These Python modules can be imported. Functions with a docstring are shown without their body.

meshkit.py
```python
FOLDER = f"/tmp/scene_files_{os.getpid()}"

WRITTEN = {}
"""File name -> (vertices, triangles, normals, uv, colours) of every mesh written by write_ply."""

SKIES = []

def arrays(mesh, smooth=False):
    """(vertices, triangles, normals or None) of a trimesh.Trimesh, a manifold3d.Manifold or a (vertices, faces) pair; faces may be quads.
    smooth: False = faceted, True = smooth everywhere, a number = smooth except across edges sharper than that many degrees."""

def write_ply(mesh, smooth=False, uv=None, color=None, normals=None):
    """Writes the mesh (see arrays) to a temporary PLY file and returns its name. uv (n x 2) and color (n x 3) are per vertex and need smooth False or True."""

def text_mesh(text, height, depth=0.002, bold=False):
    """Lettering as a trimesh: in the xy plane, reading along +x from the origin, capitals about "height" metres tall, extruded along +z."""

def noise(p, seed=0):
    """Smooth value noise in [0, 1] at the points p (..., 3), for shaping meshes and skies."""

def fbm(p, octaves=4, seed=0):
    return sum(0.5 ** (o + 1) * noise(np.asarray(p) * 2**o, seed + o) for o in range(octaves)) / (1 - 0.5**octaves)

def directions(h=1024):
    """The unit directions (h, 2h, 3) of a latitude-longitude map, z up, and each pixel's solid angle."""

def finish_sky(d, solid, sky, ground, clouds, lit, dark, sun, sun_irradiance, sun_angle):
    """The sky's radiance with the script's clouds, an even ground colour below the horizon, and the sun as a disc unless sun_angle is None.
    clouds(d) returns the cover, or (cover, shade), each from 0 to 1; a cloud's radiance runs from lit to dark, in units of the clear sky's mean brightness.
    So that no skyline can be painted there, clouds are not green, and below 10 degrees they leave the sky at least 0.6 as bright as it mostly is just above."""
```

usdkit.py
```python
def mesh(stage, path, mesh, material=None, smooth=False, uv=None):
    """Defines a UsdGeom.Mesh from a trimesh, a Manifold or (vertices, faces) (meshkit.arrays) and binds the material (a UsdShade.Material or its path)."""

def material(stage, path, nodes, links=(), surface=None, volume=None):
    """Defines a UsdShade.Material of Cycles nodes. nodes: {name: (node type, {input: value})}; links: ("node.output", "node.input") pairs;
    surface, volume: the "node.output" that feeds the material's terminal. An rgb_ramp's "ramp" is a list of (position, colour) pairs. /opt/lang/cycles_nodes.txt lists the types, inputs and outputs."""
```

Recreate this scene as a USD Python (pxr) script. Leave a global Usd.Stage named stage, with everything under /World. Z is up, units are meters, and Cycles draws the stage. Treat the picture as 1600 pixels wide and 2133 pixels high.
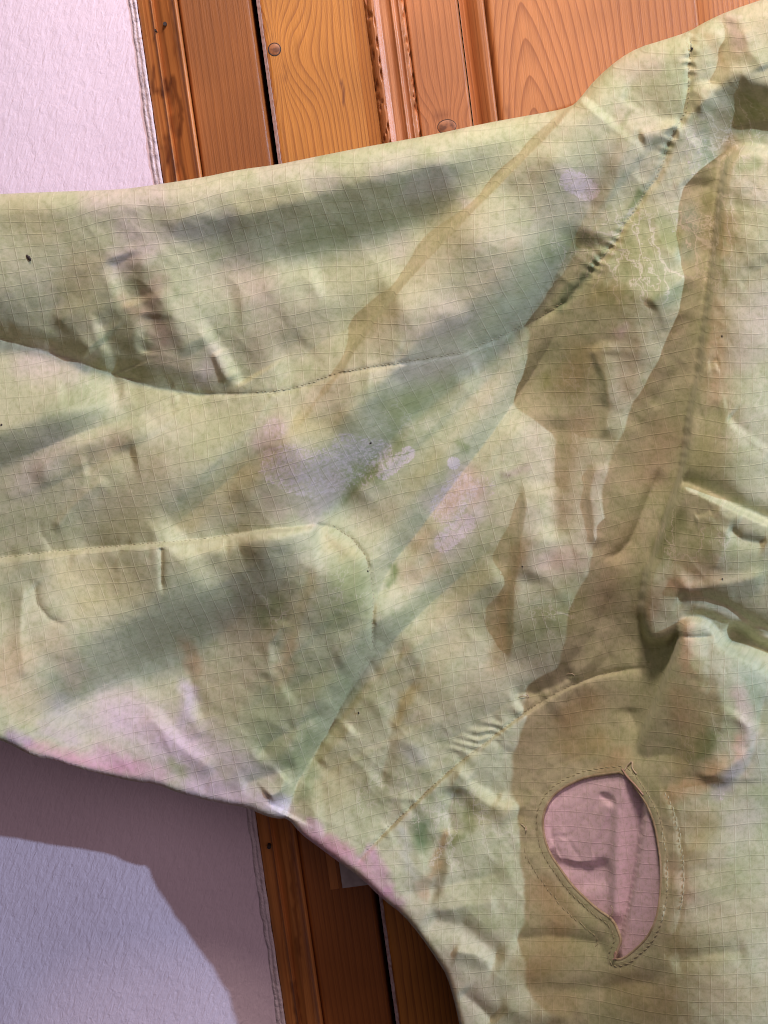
import math, random
import numpy as np
import trimesh
from scipy.interpolate import RBFInterpolator
from scipy.ndimage import map_coordinates
from scipy.spatial import Delaunay
import shapely
from shapely.geometry import Polygon
from pxr import Usd, UsdGeom, UsdLux, UsdShade, Gf, Sdf, Vt
import usdkit, meshkit

random.seed(7)
rng = np.random.default_rng(7)
stage = Usd.Stage.CreateInMemory()
UsdGeom.SetStageUpAxis(stage, 'Z')
UsdGeom.SetStageMetersPerUnit(stage, 1.0)
UsdGeom.Xform.Define(stage, '/World')
UsdGeom.Scope.Define(stage, '/World/Looks')

# ------------------------------------------------------------------ camera
PX = 0.000206                      # metres per photograph pixel at the cloth
DIST = 0.600                       # camera to wall
FPX = (DIST - 0.05) / PX           # focal length in photograph pixels
ROLL, PITCH = math.radians(7.55), math.radians(5.6)   # the phone is rolled and looks a little down
fwd = np.array([0, math.cos(PITCH), -math.sin(PITCH)])
up0 = np.array([0, math.sin(PITCH), math.cos(PITCH)])
rt0 = np.array([1.0, 0, 0])
RT = math.cos(ROLL) * rt0 - math.sin(ROLL) * up0
UP = math.sin(ROLL) * rt0 + math.cos(ROLL) * up0
EYE = -fwd * DIST / math.cos(PITCH)
EYE = EYE * (DIST / -EYE[1])
W_, H_ = 1600.0, 2133.333
cam = UsdGeom.Camera.Define(stage, '/World/camera')
M = np.eye(4); M[0, :3] = RT; M[1, :3] = UP; M[2, :3] = -fwd; M[3, :3] = EYE
cam.AddTransformOp().Set(Gf.Matrix4d(*M.ravel().tolist()))
cam.CreateHorizontalApertureAttr(36.0); cam.CreateVerticalApertureAttr(48.0)
cam.CreateFocalLengthAttr(36.0 * FPX / W_)
cam.CreateClippingRangeAttr(Gf.Vec2f(0.02, 50))
cam.CreateExposureAttr(0.0)


def at(px, py, h):
    """the world point at distance h (metres) in front of the wall that a photograph pixel shows"""
    px, py, h = np.broadcast_arrays(np.asarray(px, float), np.asarray(py, float), np.asarray(h, float))
    d = ((px - W_ / 2) / FPX)[..., None] * RT + ((H_ / 2 - py) / FPX)[..., None] * UP + fwd
    t = (-h - EYE[1]) / d[..., 1]
    return EYE + d * t[..., None]


# ------------------------------------------------------------------ lamps
def sphere_light(name, pos, radius, color, intensity):
    l = UsdLux.SphereLight.Define(stage, '/World/' + name)
    l.AddTranslateOp().Set(Gf.Vec3d(*[float(c) for c in pos]))
    l.CreateRadiusAttr(radius); l.CreateNormalizeAttr(True)
    l.CreateColorAttr(Gf.Vec3f(*color)); l.CreateIntensityAttr(intensity)
    return l


# the cool small spot lamp out to the right throws the sharp shadows
sphere_light('spot_lamp', at(800, 1066, 0.0) + 1.55 * RT + 0.76 * UP + np.array([0, -1.12, 0]), 0.013, (0.50, 0.66, 0.92), 46.0)
# the warm ceiling lamp above the top of the picture
sphere_light('ceiling_lamp', at(980, -1750, 0.0) + np.array([0, -0.36, 0]), 0.07, (1.0, 0.765, 0.66), 4.1)
# dim warm light of the room behind the camera
rl = UsdLux.RectLight.Define(stage, '/World/room_light')
rl.AddTranslateOp().Set(Gf.Vec3d(1.3, -2.1, 0.7)); rl.AddRotateXOp().Set(90.0)
rl.CreateWidthAttr(3.0); rl.CreateHeightAttr(2.4); rl.CreateNormalizeAttr(True)
rl.CreateColorAttr(Gf.Vec3f(1.0, 0.73, 0.78)); rl.CreateIntensityAttr(6.8)


# ------------------------------------------------------------------ small helpers
def lin(c):
    c = np.asarray(c, float) / 255.0
    return np.where(c <= 0.04045, c / 12.92, ((c + 0.055) / 1.055) ** 2.4)


def tag(prim, label=None, category=None, group=None, kind=None):
    for k, v in (('label', label), ('category', category), ('group', group), ('kind', kind)):
        if v:
            prim.SetCustomDataByKey(k, v)
    return prim


USED = {}


def path(name, parent='/World'):
    p = f'{parent}/{name}'
    n = USED.get(p, 0); USED[p] = n + 1
    return p if n == 0 else f'{p}_{n:03d}'


def put(name, mesh, mat, parent='/World', smooth=False, primvars=None, normals=None):
    p = path(name, parent)
    if normals is None and primvars is None:
        usdkit.mesh(stage, p, mesh, '/World/Looks/' + mat, smooth=smooth)
    else:
        v, f = mesh
        m = usdkit.mesh(stage, p, (v, f), '/World/Looks/' + mat, smooth=True if smooth and normals is None else False)
        if normals is not None:
            m.CreateNormalsAttr(Vt.Vec3fArray.FromNumpy(normals.astype(np.float32))); m.SetNormalsInterpolation('vertex')
        api = UsdGeom.PrimvarsAPI(m)
        for k, a in (primvars or {}).items():
            a = np.asarray(a, np.float32)
            if k == 'st':
                api.CreatePrimvar('st', Sdf.ValueTypeNames.TexCoord2fArray, 'vertex').Set(Vt.Vec2fArray.FromNumpy(a))
            elif a.ndim == 2:
                api.CreatePrimvar(k, Sdf.ValueTypeNames.Color3fArray, 'vertex').Set(Vt.Vec3fArray.FromNumpy(a))
            else:
                api.CreatePrimvar(k, Sdf.ValueTypeNames.FloatArray, 'vertex').Set(Vt.FloatArray.FromNumpy(a))
    return stage.GetPrimAtPath(p)


def thing(name, label, category, pos=(0, 0, 0), kind=None):
    p = path(name)
    x = UsdGeom.Xform.Define(stage, p)
    tag(x.GetPrim(), label, category, kind=kind)
    return p


def mat(name, nodes, links, surface='p.BSDF'):
    usdkit.material(stage, '/World/Looks/' + name, nodes, links, surface=surface)


def ss(x, a=0.0, b=1.0):
    t = np.clip((x - a) / (b - a), 0, 1)
    return t * t * (3 - 2 * t)


def fbm2(x, y, scale, seed, octaves=4):
    return meshkit.fbm(np.stack([x / scale + seed * 17.3, y / scale - seed * 5.1, np.full_like(x, seed * 3.7)], -1), octaves, seed)


# ------------------------------------------------------------------ materials: wall, wood, metal
mat('wall_paint', {
    'g': ('geometry', {}),
    'vr': ('vector_rotate', {'rotate_type': 'y_axis', 'angle': -0.55}),
    'm1': ('mapping', {'scale': (520.0, 400.0, 190.0)}),
    'n1': ('noise_texture', {'scale': 1.0, 'detail': 3.0, 'roughness': 0.55, 'distortion': 0.5}),
    'n2': ('noise_texture', {'scale': 120.0, 'detail': 3.0, 'roughness': 0.6}),
    'n3': ('noise_texture', {'scale': 14.0, 'detail': 3.0}),
    'mx': ('mix_float', {'fac': 0.35}),
    'b': ('bump', {'strength': 0.75, 'distance': 0.0011}),
    'r': ('rgb_ramp', {'ramp': [(0.3, (0.735, 0.622, 0.72)), (0.7, (0.79, 0.675, 0.775))]}),
    'p': ('principled_bsdf', {'roughness': 0.62, 'specular_ior_level': 0.35})},
    [('g.position', 'vr.vector'), ('vr.vector', 'm1.vector'), ('m1.vector', 'n1.vector'), ('g.position', 'n2.vector'), ('g.position', 'n3.vector'),
     ('n1.fac', 'mx.a'), ('n2.fac', 'mx.b'), ('mx.result', 'b.height'), ('n3.fac', 'r.fac'), ('r.color', 'p.base_color'), ('b.normal', 'p.normal')])
mat('old_caulk', {
    'g': ('geometry', {}),
    'n': ('noise_texture', {'scale': 300.0, 'detail': 4.0}),
    'm': ('mapping', {'scale': (900.0, 300.0, 60.0)}),
    'n2': ('noise_texture', {'scale': 1.0, 'detail': 3.0}),
    'r': ('rgb_ramp', {'ramp': [(0.26, (0.34, 0.26, 0.25)), (0.34, (0.60, 0.51, 0.55)), (0.7, (0.74, 0.66, 0.72))]}),
    'b': ('bump', {'strength': 0.8, 'distance': 0.002}),
    'p': ('principled_bsdf', {'roughness': 0.7})},
    [('g.position', 'n.vector'), ('g.position', 'm.vector'), ('m.vector', 'n2.vector'), ('n2.fac', 'r.fac'), ('r.color', 'p.base_color'), ('n.fac', 'b.height'), ('b.normal', 'p.normal')])


def wood(name, light, dark, rings=1.0, contrast=1.0, rough=0.42, fine=0.5):
    """grain runs along z; the primvar 'grain' carries the ring number, 'stain' the dark resin marks"""
    L, D = np.array(light), np.array(dark)
    mat(name, {
        'g': ('geometry', {}),
        'a': ('attribute', {'attribute': 'grain'}),
        's': ('attribute', {'attribute': 'stain'}),
        'mw': ('mapping', {'scale': (60.0, 60.0, 9.0)}),
        'nw': ('noise_texture', {'scale': 1.0, 'detail': 2.0}),
        'wob': ('math', {'math_type': 'multiply_add', 'value2': 0.9}),
        'mul': ('math', {'math_type': 'multiply', 'value2': rings}),
        'fr': ('math', {'math_type': 'fraction'}),
        'rr': ('rgb_ramp', {'ramp': [(0.0, L * 1.04), (0.45, L), (0.72, L * (1 - 0.35 * contrast) + D * 0.35 * contrast), (0.90, L * (1 - 0.9 * contrast) + D * 0.9 * contrast), (0.955, L * (1 - contrast) + D * contrast), (1.0, L * 1.04)]}),
        'mf': ('mapping', {'scale': (2600.0, 2600.0, 45.0)}),
        'nf': ('noise_texture', {'scale': 1.0, 'detail': 3.0, 'roughness': 0.6}),
        'rf': ('rgb_ramp', {'ramp': [(0.3, (1 - 0.42 * fine,) * 3), (0.55, (1, 1, 1)), (0.75, (1.06, 1.06, 1.06))]}),
        'x1': ('mix_color', {'blend_type': 'multiply', 'fac': 1.0, 'use_clamp': False}),
        'nl': ('noise_texture', {'scale': 22.0, 'detail': 3.0}),
        'rl': ('rgb_ramp', {'ramp': [(0.3, (0.80, 0.77, 0.74)), (0.7, (1.12, 1.1, 1.06))]}),
        'x2': ('mix_color', {'blend_type': 'multiply', 'fac': 1.0, 'use_clamp': False}),
        'x3': ('mix_color', {'blend_type': 'mix', 'b': (0.15, 0.048, 0.018)}),
        'b': ('bump', {'strength': 0.28, 'distance': 0.0006}),
        'p': ('principled_bsdf', {'roughness': rough, 'specular_ior_level': 0.45})},
        [('g.position', 'mw.vector'), ('mw.vector', 'nw.vector'), ('nw.fac', 'wob.value1'), ('a.fac', 'mul.value1'), ('mul.value', 'wob.value3'),
         ('wob.value', 'fr.value1'), ('fr.value', 'rr.fac'), ('g.position', 'mf.vector'), ('mf.vector', 'nf.vector'), ('nf.fac', 'rf.fac'),
         ('rr.color', 'x1.a'), ('rf.color', 'x1.b'), ('g.position', 'nl.vector'), ('nl.fac', 'rl.fac'), ('x1.result', 'x2.a'), ('rl.color', 'x2.b'),
         ('x2.result', 'x3.a'), ('s.fac', 'x3.fac'), ('x3.result', 'p.base_color'), ('nf.fac', 'b.height'), ('b.normal', 'p.normal')])


wood('casing_moulding_wood', (0.50, 0.205, 0.062), (0.30, 0.10, 0.030), 1.0, 0.6, 0.36, 0.25)
wood('casing_board_wood', (0.30, 0.108, 0.026), (0.20, 0.066, 0.016), 1.0, 0.7, 0.40, 0.35)
wood('stile_wood', (0.52, 0.22, 0.042), (0.25, 0.085, 0.020), 1.0, 0.7, 0.42, 0.4)
wood('strip_wood', (0.56, 0.245, 0.105), (0.34, 0.125, 0.048), 1.0, 0.7, 0.34, 0.6)
wood('rail_wood', (0.48, 0.195, 0.068), (0.25, 0.085, 0.027), 1.0, 0.6, 0.42, 0.5)
wood('panel_wood', (0.55, 0.235, 0.080), (0.31, 0.11, 0.036), 1.0, 0.75, 0.42, 0.35)
mat('knot_wood', {
    'g': ('geometry', {}), 'n': ('noise_texture', {'scale': 420.0, 'detail': 4.0}),
    'r': ('rgb_ramp', {'ramp': [(0.35, (0.14, 0.05, 0.018)), (0.6, (0.36, 0.14, 0.05))]}),
    'p': ('principled_bsdf', {'roughness': 0.5})}, [('g.position', 'n.vector'), ('n.fac', 'r.fac'), ('r.color', 'p.base_color')])
mat('dark_void', {'p': ('principled_bsdf', {'base_color': (0.012, 0.009, 0.008), 'roughness': 0.9})}, [])
mat('chipped_paint', {'g': ('geometry', {}), 'n': ('noise_texture', {'scale': 500.0, 'detail': 3.0}),
    'r': ('rgb_ramp', {'ramp': [(0.3, (0.5, 0.36, 0.33)), (0.6, (0.78, 0.68, 0.72))]}),
    'p': ('principled_bsdf', {'roughness': 0.6})}, [('g.position', 'n.vector'), ('n.fac', 'r.fac'), ('r.color', 'p.base_color')])
mat('dull_metal', {'g': ('geometry', {}), 'n': ('noise_texture', {'scale': 300.0, 'detail': 3.0}),
    'r': ('rgb_ramp', {'ramp': [(0.3, (0.36, 0.33, 0.33)), (0.7, (0.50, 0.47, 0.47))]}),
    'p': ('principled_bsdf', {'roughness': 0.55, 'metallic': 0.35})}, [('g.position', 'n.vector'), ('n.fac', 'r.fac'), ('r.color', 'p.base_color')])
mat('dark_bit', {'p': ('principled_bsdf', {'base_color': (0.03, 0.02, 0.018), 'roughness': 0.7})}, [])

# ------------------------------------------------------------------ the wall and the woodwork behind the garment
ZT, ZB = 0.34, -0.36


def wx(px, h=0.0, py=0.0):
    """world x of a vertical edge that crosses the picture's top row at px"""
    return float(at(px, py, h)[0])


def strip_mesh(x0, x1, prof, nx, nz=150, z0=ZB, z1=ZT, jag=None):
    """a board from x0 to x1; prof(u in 0..1) gives its height in front of the wall"""
    u = np.linspace(0, 1, nx); z = np.linspace(z0, z1, nz)
    U, Z = np.meshgrid(u, z)
    X = x0 + (x1 - x0) * U
    hgt = prof(U)
    V = np.stack([X, -hgt, Z], -1).reshape(-1, 3)
    i = np.arange(nx * nz).reshape(nz, nx)
    a, b, c, d = i[:-1, :-1].ravel(), i[:-1, 1:].ravel(), i[1:, 1:].ravel(), i[1:, :-1].ravel()
    F = np.vstack([np.stack([a, b, c], 1), np.stack([a, c, d], 1)])
    return V, F


def curve_prof(pts):
    p = np.array(pts, float)
    return lambda u: np.interp(u, p[:, 0], p[:, 1])


def board(name, material, parent, px0, px1, prof, nx, grain, stain=None, h=0.015, z0=ZB, z1=ZT, nz=150, label=None, pits=0.0, pitfn=None):
    x0, x1 = wx(px0, h), wx(px1, h)
    V, F = strip_mesh(x0, x1, prof, nx, nz, z0, z1)
    if pitfn is not None:
        V[:, 1] += pitfn(V[:, 0], V[:, 2])
    g = grain(V[:, 0], V[:, 2])
    g = g + 1.1 * (fbm2(g, g * 0, 1.7, 77, 3) - 0.5) + 0.35 * (fbm2(V[:, 0], V[:, 2] * 0.3, 0.006, 78, 3) - 0.5)
    s = np.zeros(len(V)) if stain is None else np.clip(stain(V[:, 0], V[:, 2]), 0, 1)
    # returns to the wall at both long edges, so that the board has depth
    i = np.arange(nx * nz).reshape(nz, nx)
    n0 = len(V)
    L = V[i[:, 0]].copy(); L[:, 1] = 0.03
    R = V[i[:, -1]].copy(); R[:, 1] = 0.03
    V2 = np.vstack([V, L, R]); g2 = np.concatenate([g, g[i[:, 0]], g[i[:, -1]]]); s2 = np.concatenate([s, s[i[:, 0]], s[i[:, -1]]])
    k = np.arange(nz - 1)
    l0, r0 = n0 + k, n0 + nz + k
    fl = np.vstack([np.stack([l0, i[:-1, 0], i[1:, 0]], 1), np.stack([l0, i[1:, 0], l0 + 1], 1)])
    fr = np.vstack([np.stack([i[:-1, -1], r0, r0 + 1], 1), np.stack([i[:-1, -1], r0 + 1, i[1:, -1]], 1)])
    F = np.vstack([F, fl, fr])
    nrm = meshkit.arrays(trimesh.Trimesh(V, F[:len(F) - len(fl) - len(fr)], process=False), True)[2]
    nrm = np.vstack([nrm, np.tile([-1.0, 0, 0], (nz, 1)), np.tile([1.0, 0, 0], (nz, 1))])
    pr = put(name, (V2, F), material, parent, primvars={'grain': g2, 'stain': s2}, normals=nrm)
    if label:
        tag(pr, label)
    return pr


def box(x0, x1, y0, y1, z0, z1):
    b = trimesh.creation.box([x1 - x0, y1 - y0, z1 - z0]); b.apply_translation([(x0 + x1) / 2, (y0 + y1) / 2, (z0 + z1) / 2])
    return b


# wall
xw = wx(270, 0.0085)
nxw, nzw = 140, 200
Xg, Zg = np.meshgrid(np.linspace(-0.55, xw, nxw), np.linspace(ZB, ZT, nzw))
Yg = -0.0085 - (fbm2(Xg, Zg, 0.05, 3, 3) - 0.5) * 0.0012
Vw = np.stack([Xg, Yg, Zg], -1).reshape(-1, 3)
iw = np.arange(nxw * nzw).reshape(nzw, nxw)
Fw = np.vstack([np.stack([iw[:-1, :-1].ravel(), iw[:-1, 1:].ravel(), iw[1:, 1:].ravel()], 1), np.stack([iw[:-1, :-1].ravel(), iw[1:, 1:].ravel(), iw[1:, :-1].ravel()], 1)])
wall = put('wall', (Vw, Fw), 'wall_paint', smooth=True, primvars={})
tag(wall, 'white painted plaster wall with an orange peel texture beside the wooden casing', 'wall', kind='structure')
# ragged filler between the wall and the casing
nz = 420
zc = np.linspace(ZB, ZT, nz)
x0c, x1c = wx(264, 0.0085), wx(284, 0.0095)
jl = (fbm2(zc, zc * 0, 0.006, 11, 3) - 0.5) * 0.0022 + (fbm2(zc, zc * 0, 0.05, 12, 2) - 0.5) * 0.0016
cols = []
for k, (u, hh) in enumerate([(0.0, 0.0080), (0.15, 0.0092), (0.40, 0.0096), (0.52, 0.0089), (0.60, 0.0096), (0.85, 0.0102), (1.0, 0.0094)]):
    n_ = (fbm2(zc, zc * 0 + u * 3, 0.004, 20 + k, 3) - 0.5)
    cols.append(np.stack([x0c + (x1c - x0c) * u + jl * (1 - u) + n_ * 0.0006, -(hh + n_ * 0.0016 * (0 < u < 1)), zc], 1))
Vc = np.vstack(cols); ic = np.arange(len(cols) * nz).reshape(len(cols), nz)
Fc = np.vstack([np.stack([ic[:-1, :-1].ravel(), ic[1:, :-1].ravel(), ic[1:, 1:].ravel()], 1), np.stack([ic[:-1, :-1].ravel(), ic[1:, 1:].ravel(), ic[:-1, 1:].ravel()], 1)])
put('filler_line', (Vc, Fc), 'old_caulk', str(wall.GetPath()), smooth=True, primvars={})

# ---- door casing
casing = thing('door_casing', 'orange pine door casing with a beaded edge beside the white wall', 'door casing')


def blotch(pts, r, seed, amount=1.0):
    """dark resin mark along photograph points, at the casing's depth"""
    P = at(np.array(pts)[:, 0], np.array(pts)[:, 1], 0.016)

    def f(x, z):
        wxn = (fbm2(x, z, 0.004, seed, 3) - 0.5) * 0.004
        d = np.full(x.shape, 9.0)
        for a, b in zip(P[:-1], P[1:]):
            ab = np.array([b[0] - a[0], b[2] - a[2]]); q = np.stack([x + wxn - a[0], z - a[2]], -1)
            t = np.clip((q @ ab) / (ab @ ab), 0, 1)
            d = np.minimum(d, np.linalg.norm(q - t[..., None] * ab, axis=-1))
        return amount * ss(1 - d / (1.25 * r * PX), 0.0, 0.75)
    return f


def sum_f(*fs):
    return lambda x, z: np.clip(sum(f(x, z) for f in fs), 0, 1)


mould_stain = sum_f(
    blotch([(316, 135), (312, 170), (318, 190), (330, 178), (338, 195)], 5, 1, 0.75),
    blotch([(338, 160), (345, 185), (352, 175), (358, 158), (366, 185), (374, 220), (378, 250), (372, 275)], 7, 2, 0.8),
    blotch([(345, 185), (352, 195), (355, 215)], 7, 4, 0.5), blotch([(330, 190), (334, 198)], 4, 5, 0.9),
    blotch([(352, 240), (360, 262), (366, 275)], 8, 3, 0.45),
    blotch([(345, 280), (350, 320), (356, 360), (362, 400)], 9, 6, 0.7), blotch([(338, 300), (340, 330), (336, 375)], 8, 7, 0.5),
    blotch([(372, 290), (374, 330), (384, 370), (390, 400)], 6, 8, 0.5),
    blotch([(352, 0), (358, 50), (368, 110)], 4, 9, 0.35),
    blotch([(604, 1760), (612, 1850), (625, 1990)], 7, 10, 0.45), blotch([(610, 2060), (622, 2140)], 10, 11, 0.6))
gx = lambda k, seed, bend=0.0: (lambda x, z: x * k + (fbm2(x * 1.0, z * 0.12, 0.02, seed, 2) - 0.5) * bend)
bead = curve_prof([(0, 0.0090), (0.03, 0.0098), (0.12, 0.0107), (0.28, 0.0112), (0.335, 0.0120), (0.36, 0.0132), (0.385, 0.0128), (0.40, 0.0104), (0.44, 0.0112), (0.6, 0.0136), (0.8, 0.0150), (0.88, 0.0160), (0.94, 0.0178), (0.975, 0.0180), (1.0, 0.0172)])
board('edge_moulding', 'casing_moulding_wood', casing, 282, 369, bead, 70, gx(260, 31, 2.5), mould_stain, h=0.013, nz=340)
flat = curve_prof([(0, 0.0125), (0.012, 0.0142), (0.03, 0.0148), (0.96, 0.0150), (0.985, 0.0146), (1.0, 0.0128)])
board('flat_board', 'casing_board_wood', casing, 370, 521, flat, 60, lambda x, z: x * 330 + (fbm2(x, z * 0.1, 0.02, 33, 2) - 0.5) * 1.5, h=0.015, nz=120)
# nail holes: dark plugs sunk in the moulding
for (nx_, ny_, r_) in [(345, 52, 4.2), (561, 1762, 4.5), (325, 65, 2.0)]:
    c = at(nx_, ny_, 0.0128 if nx_ < 500 else 0.0128)
    t = trimesh.creation.cylinder(radius=r_ * PX, height=0.004, sections=14)
    t.apply_transform(trimesh.transformations.rotation_matrix(math.pi / 2, [1, 0, 0])); t.apply_translation([c[0], c[1], c[2]])
    put('nail_hole', t, 'dark_bit', casing)
# strike plate and its pale let-in block low on the board
pa, pb = at(672, 1765, 0.0152), at(708, 1850, 0.0152)
put('let_in_block', box(pa[0] + 0.001, pb[0] - 0.0005, -0.0158, -0.010, pb[2], pa[2]), 'casing_moulding_wood', casing)
pa, pb = at(702, 1765, 0.016), at(770, 1842, 0.016)
put('strike_plate', box(pa[0], pb[0] - 0.001, -0.0166, -0.010, pb[2], pa[2]), 'dull_metal', casing)
put('jamb', box(wx(505, 0.0), wx(560, 0.0), 0.0305, 0.034, ZB, ZT), 'dark_void', casing)

# ---- door
door = thing('panelled_door', 'knotty orange pine panelled door behind the green garment', 'door')
K1 = at(572, 103, 0.012); K2 = at(932, 262, 0.012)


def knot_field(k, strength, wx_, wz_):
    return lambda x, z: strength * (x - k[0]) / np.sqrt((x - k[0]) ** 2 + wx_ ** 2) * np.exp(-((z - k[2]) / wz_) ** 2) * np.exp(-((x - k[0]) / (wx_ * 6)) ** 2)


kf1 = knot_field(K1, 4.2, 0.0035, 0.016); kf1b = knot_field(at(590, 170, .012), 1.6, 0.004, 0.012); kf2 = knot_field(K2, 2.6, 0.004, 0.012)
pocket = blotch([(713, 165), (716, 190), (717, 208)], 4, 14, 0.8)
stile_prof = curve_prof([(0, 0.0105), (0.01, 0.0118), (0.03, 0.0124), (1.0, 0.0126)])
bow = lambda x, z: 0.00042 * np.cos((z - 0.10) * 9.0)
board('stile', 'stile_wood', door, 539, 757, stile_prof, 90,
      lambda x, z: (x - K1[0]) * 430 * (0.5 + 11 * np.clip(x - K1[0], 0, 1)) + 260 * bow(x, z) + kf1(x, z) + kf1b(x, z) + (fbm2(x, z * 0.12, 0.03, 41, 2) - 0.5) * 2.2,
      sum_f(pocket, blotch([(555, 40), (560, 60), (562, 85)], 3, 15, .3), blotch([(590, 130), (598, 150), (594, 162), (580, 165)], 4, 16, .35)), h=0.012, nz=260)


def pitted(seed, depth, lo, hi):
    def f(x, z):
        n = meshkit.noise(np.stack([x / 0.0011, z / 0.0022, np.full_like(x, seed)], -1), seed)
        u = (x - lo) / (hi - lo)
        return depth * ss(n, 0.55, 0.8) * ((u > 0) & (u < 1))
    return f


cover = curve_prof([(0, 0.0128), (0.04, 0.0150), (0.10, 0.0170), (0.17, 0.0182), (0.24, 0.0182), (0.30, 0.0176), (0.36, 0.0168), (0.55, 0.0168), (0.62, 0.0172), (0.66, 0.0186), (0.69, 0.0182), (0.72, 0.0172), (0.80, 0.0172), (0.84, 0.0182), (0.865, 0.0176), (0.90, 0.0140), (0.95, 0.0118), (1.0, 0.0120)])
xa, xb = wx(757, .017), wx(842, .017)
board('cover_strip', 'strip_wood', door, 757.5, 842, cover, 70, gx(300, 51, 2.0), None, h=0.0165, nz=700,
      pitfn=lambda x, z: pitted(5, 0.0016, xa, xa + (xb - xa) * .22)(x, z) + pitted(6, 0.0016, xa + (xb - xa) * .86, xb)(x, z))
board('rail', 'rail_wood', door, 842.5, 953, curve_prof([(0, 0.0112), (0.02, 0.0122), (0.97, 0.0124), (1, 0.0112)]), 60,
      lambda x, z: (x - K2[0]) * 300 + kf2(x, z) + (fbm2(x, z * 0.1, 0.03, 61, 2) - 0.5) * 2.5,
      sum_f(blotch([(905, 245), (912, 240), (925, 238), (945, 240)], 7, 17, .5)), h=0.012, nz=200)
board('groove_bead', 'rail_wood', door, 953.5, 1009, curve_prof([(0, 0.0108), (0.04, 0.004), (0.25, 0.0030), (0.36, 0.0042), (0.5, 0.0070), (0.7, 0.0088), (0.9, 0.0090), (0.97, 0.0080), (1.0, 0.0030)]), 40, gx(420, 63, 1.2), None, h=0.008, nz=160)
C1 = at(1090, 40, 0.004)
board('panel', 'panel_wood', door, 1010.5, 1452, curve_prof([(0, 0.0010), (0.006, 0.0040), (0.02, 0.0052), (0.992, 0.0054), (1.0, 0.0040)]), 120,
      lambda x, z: 57000 * (x - C1[0]) ** 2 / (1 + np.abs(x - C1[0]) / 0.0055) * np.where(x > C1[0], 0.85, 1.1) + 70 * (z - C1[2]) * np.exp(-((x - C1[0]) / 0.03) ** 2) + (fbm2(x, z * 0.1, 0.04, 65, 2) - 0.5) * 2.0,
      sum_f(blotch([(1064, 215), (1068, 235), (1078, 248)], 8, 18, .4)), h=0.005, nz=200)
board('panel', 'panel_wood', door, 1453, 3400, curve_prof([(0, 0.0038), (0.006, 0.0052), (1, 0.0054)]), 120, gx(420, 67, 2.0), None, h=0.005, nz=100)


def put_disc(name, px, py, h, r, material, parent, tilt=0.15):
    c = at(px, py, h)
    t = trimesh.creation.icosphere(3, 1.0); v = t.vertices * np.array([r[0], 0.0004, r[1]])
    t.vertices = v; t.apply_translation(c)
    return put(name, t, material, parent, smooth=True)


put_disc('knot', 572, 103, 0.0125, (12.5 * PX, 12.5 * PX), 'knot_wood', door)
put_disc('knot', 931, 264, 0.0123, (20 * PX, 14 * PX), 'knot_wood', door)
for (kx, ky, kr, kh) in [(572, 103, 13.0, 0.01235), (931, 264, 20.0, 0.0121)]:
    c = at(kx, ky, kh)
    t = trimesh.creation.torus(kr * PX, 1.5 * PX, 40, 6)
    t.apply_transform(trimesh.transformations.rotation_matrix(math.pi / 2, [1, 0, 0])); t.apply_transform(np.diag([1, 1, 1.0 if kr < 15 else 0.75, 1])); t.apply_translation(c)
    put('knot_ring', t, 'dark_bit', door, smooth=True)
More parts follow.
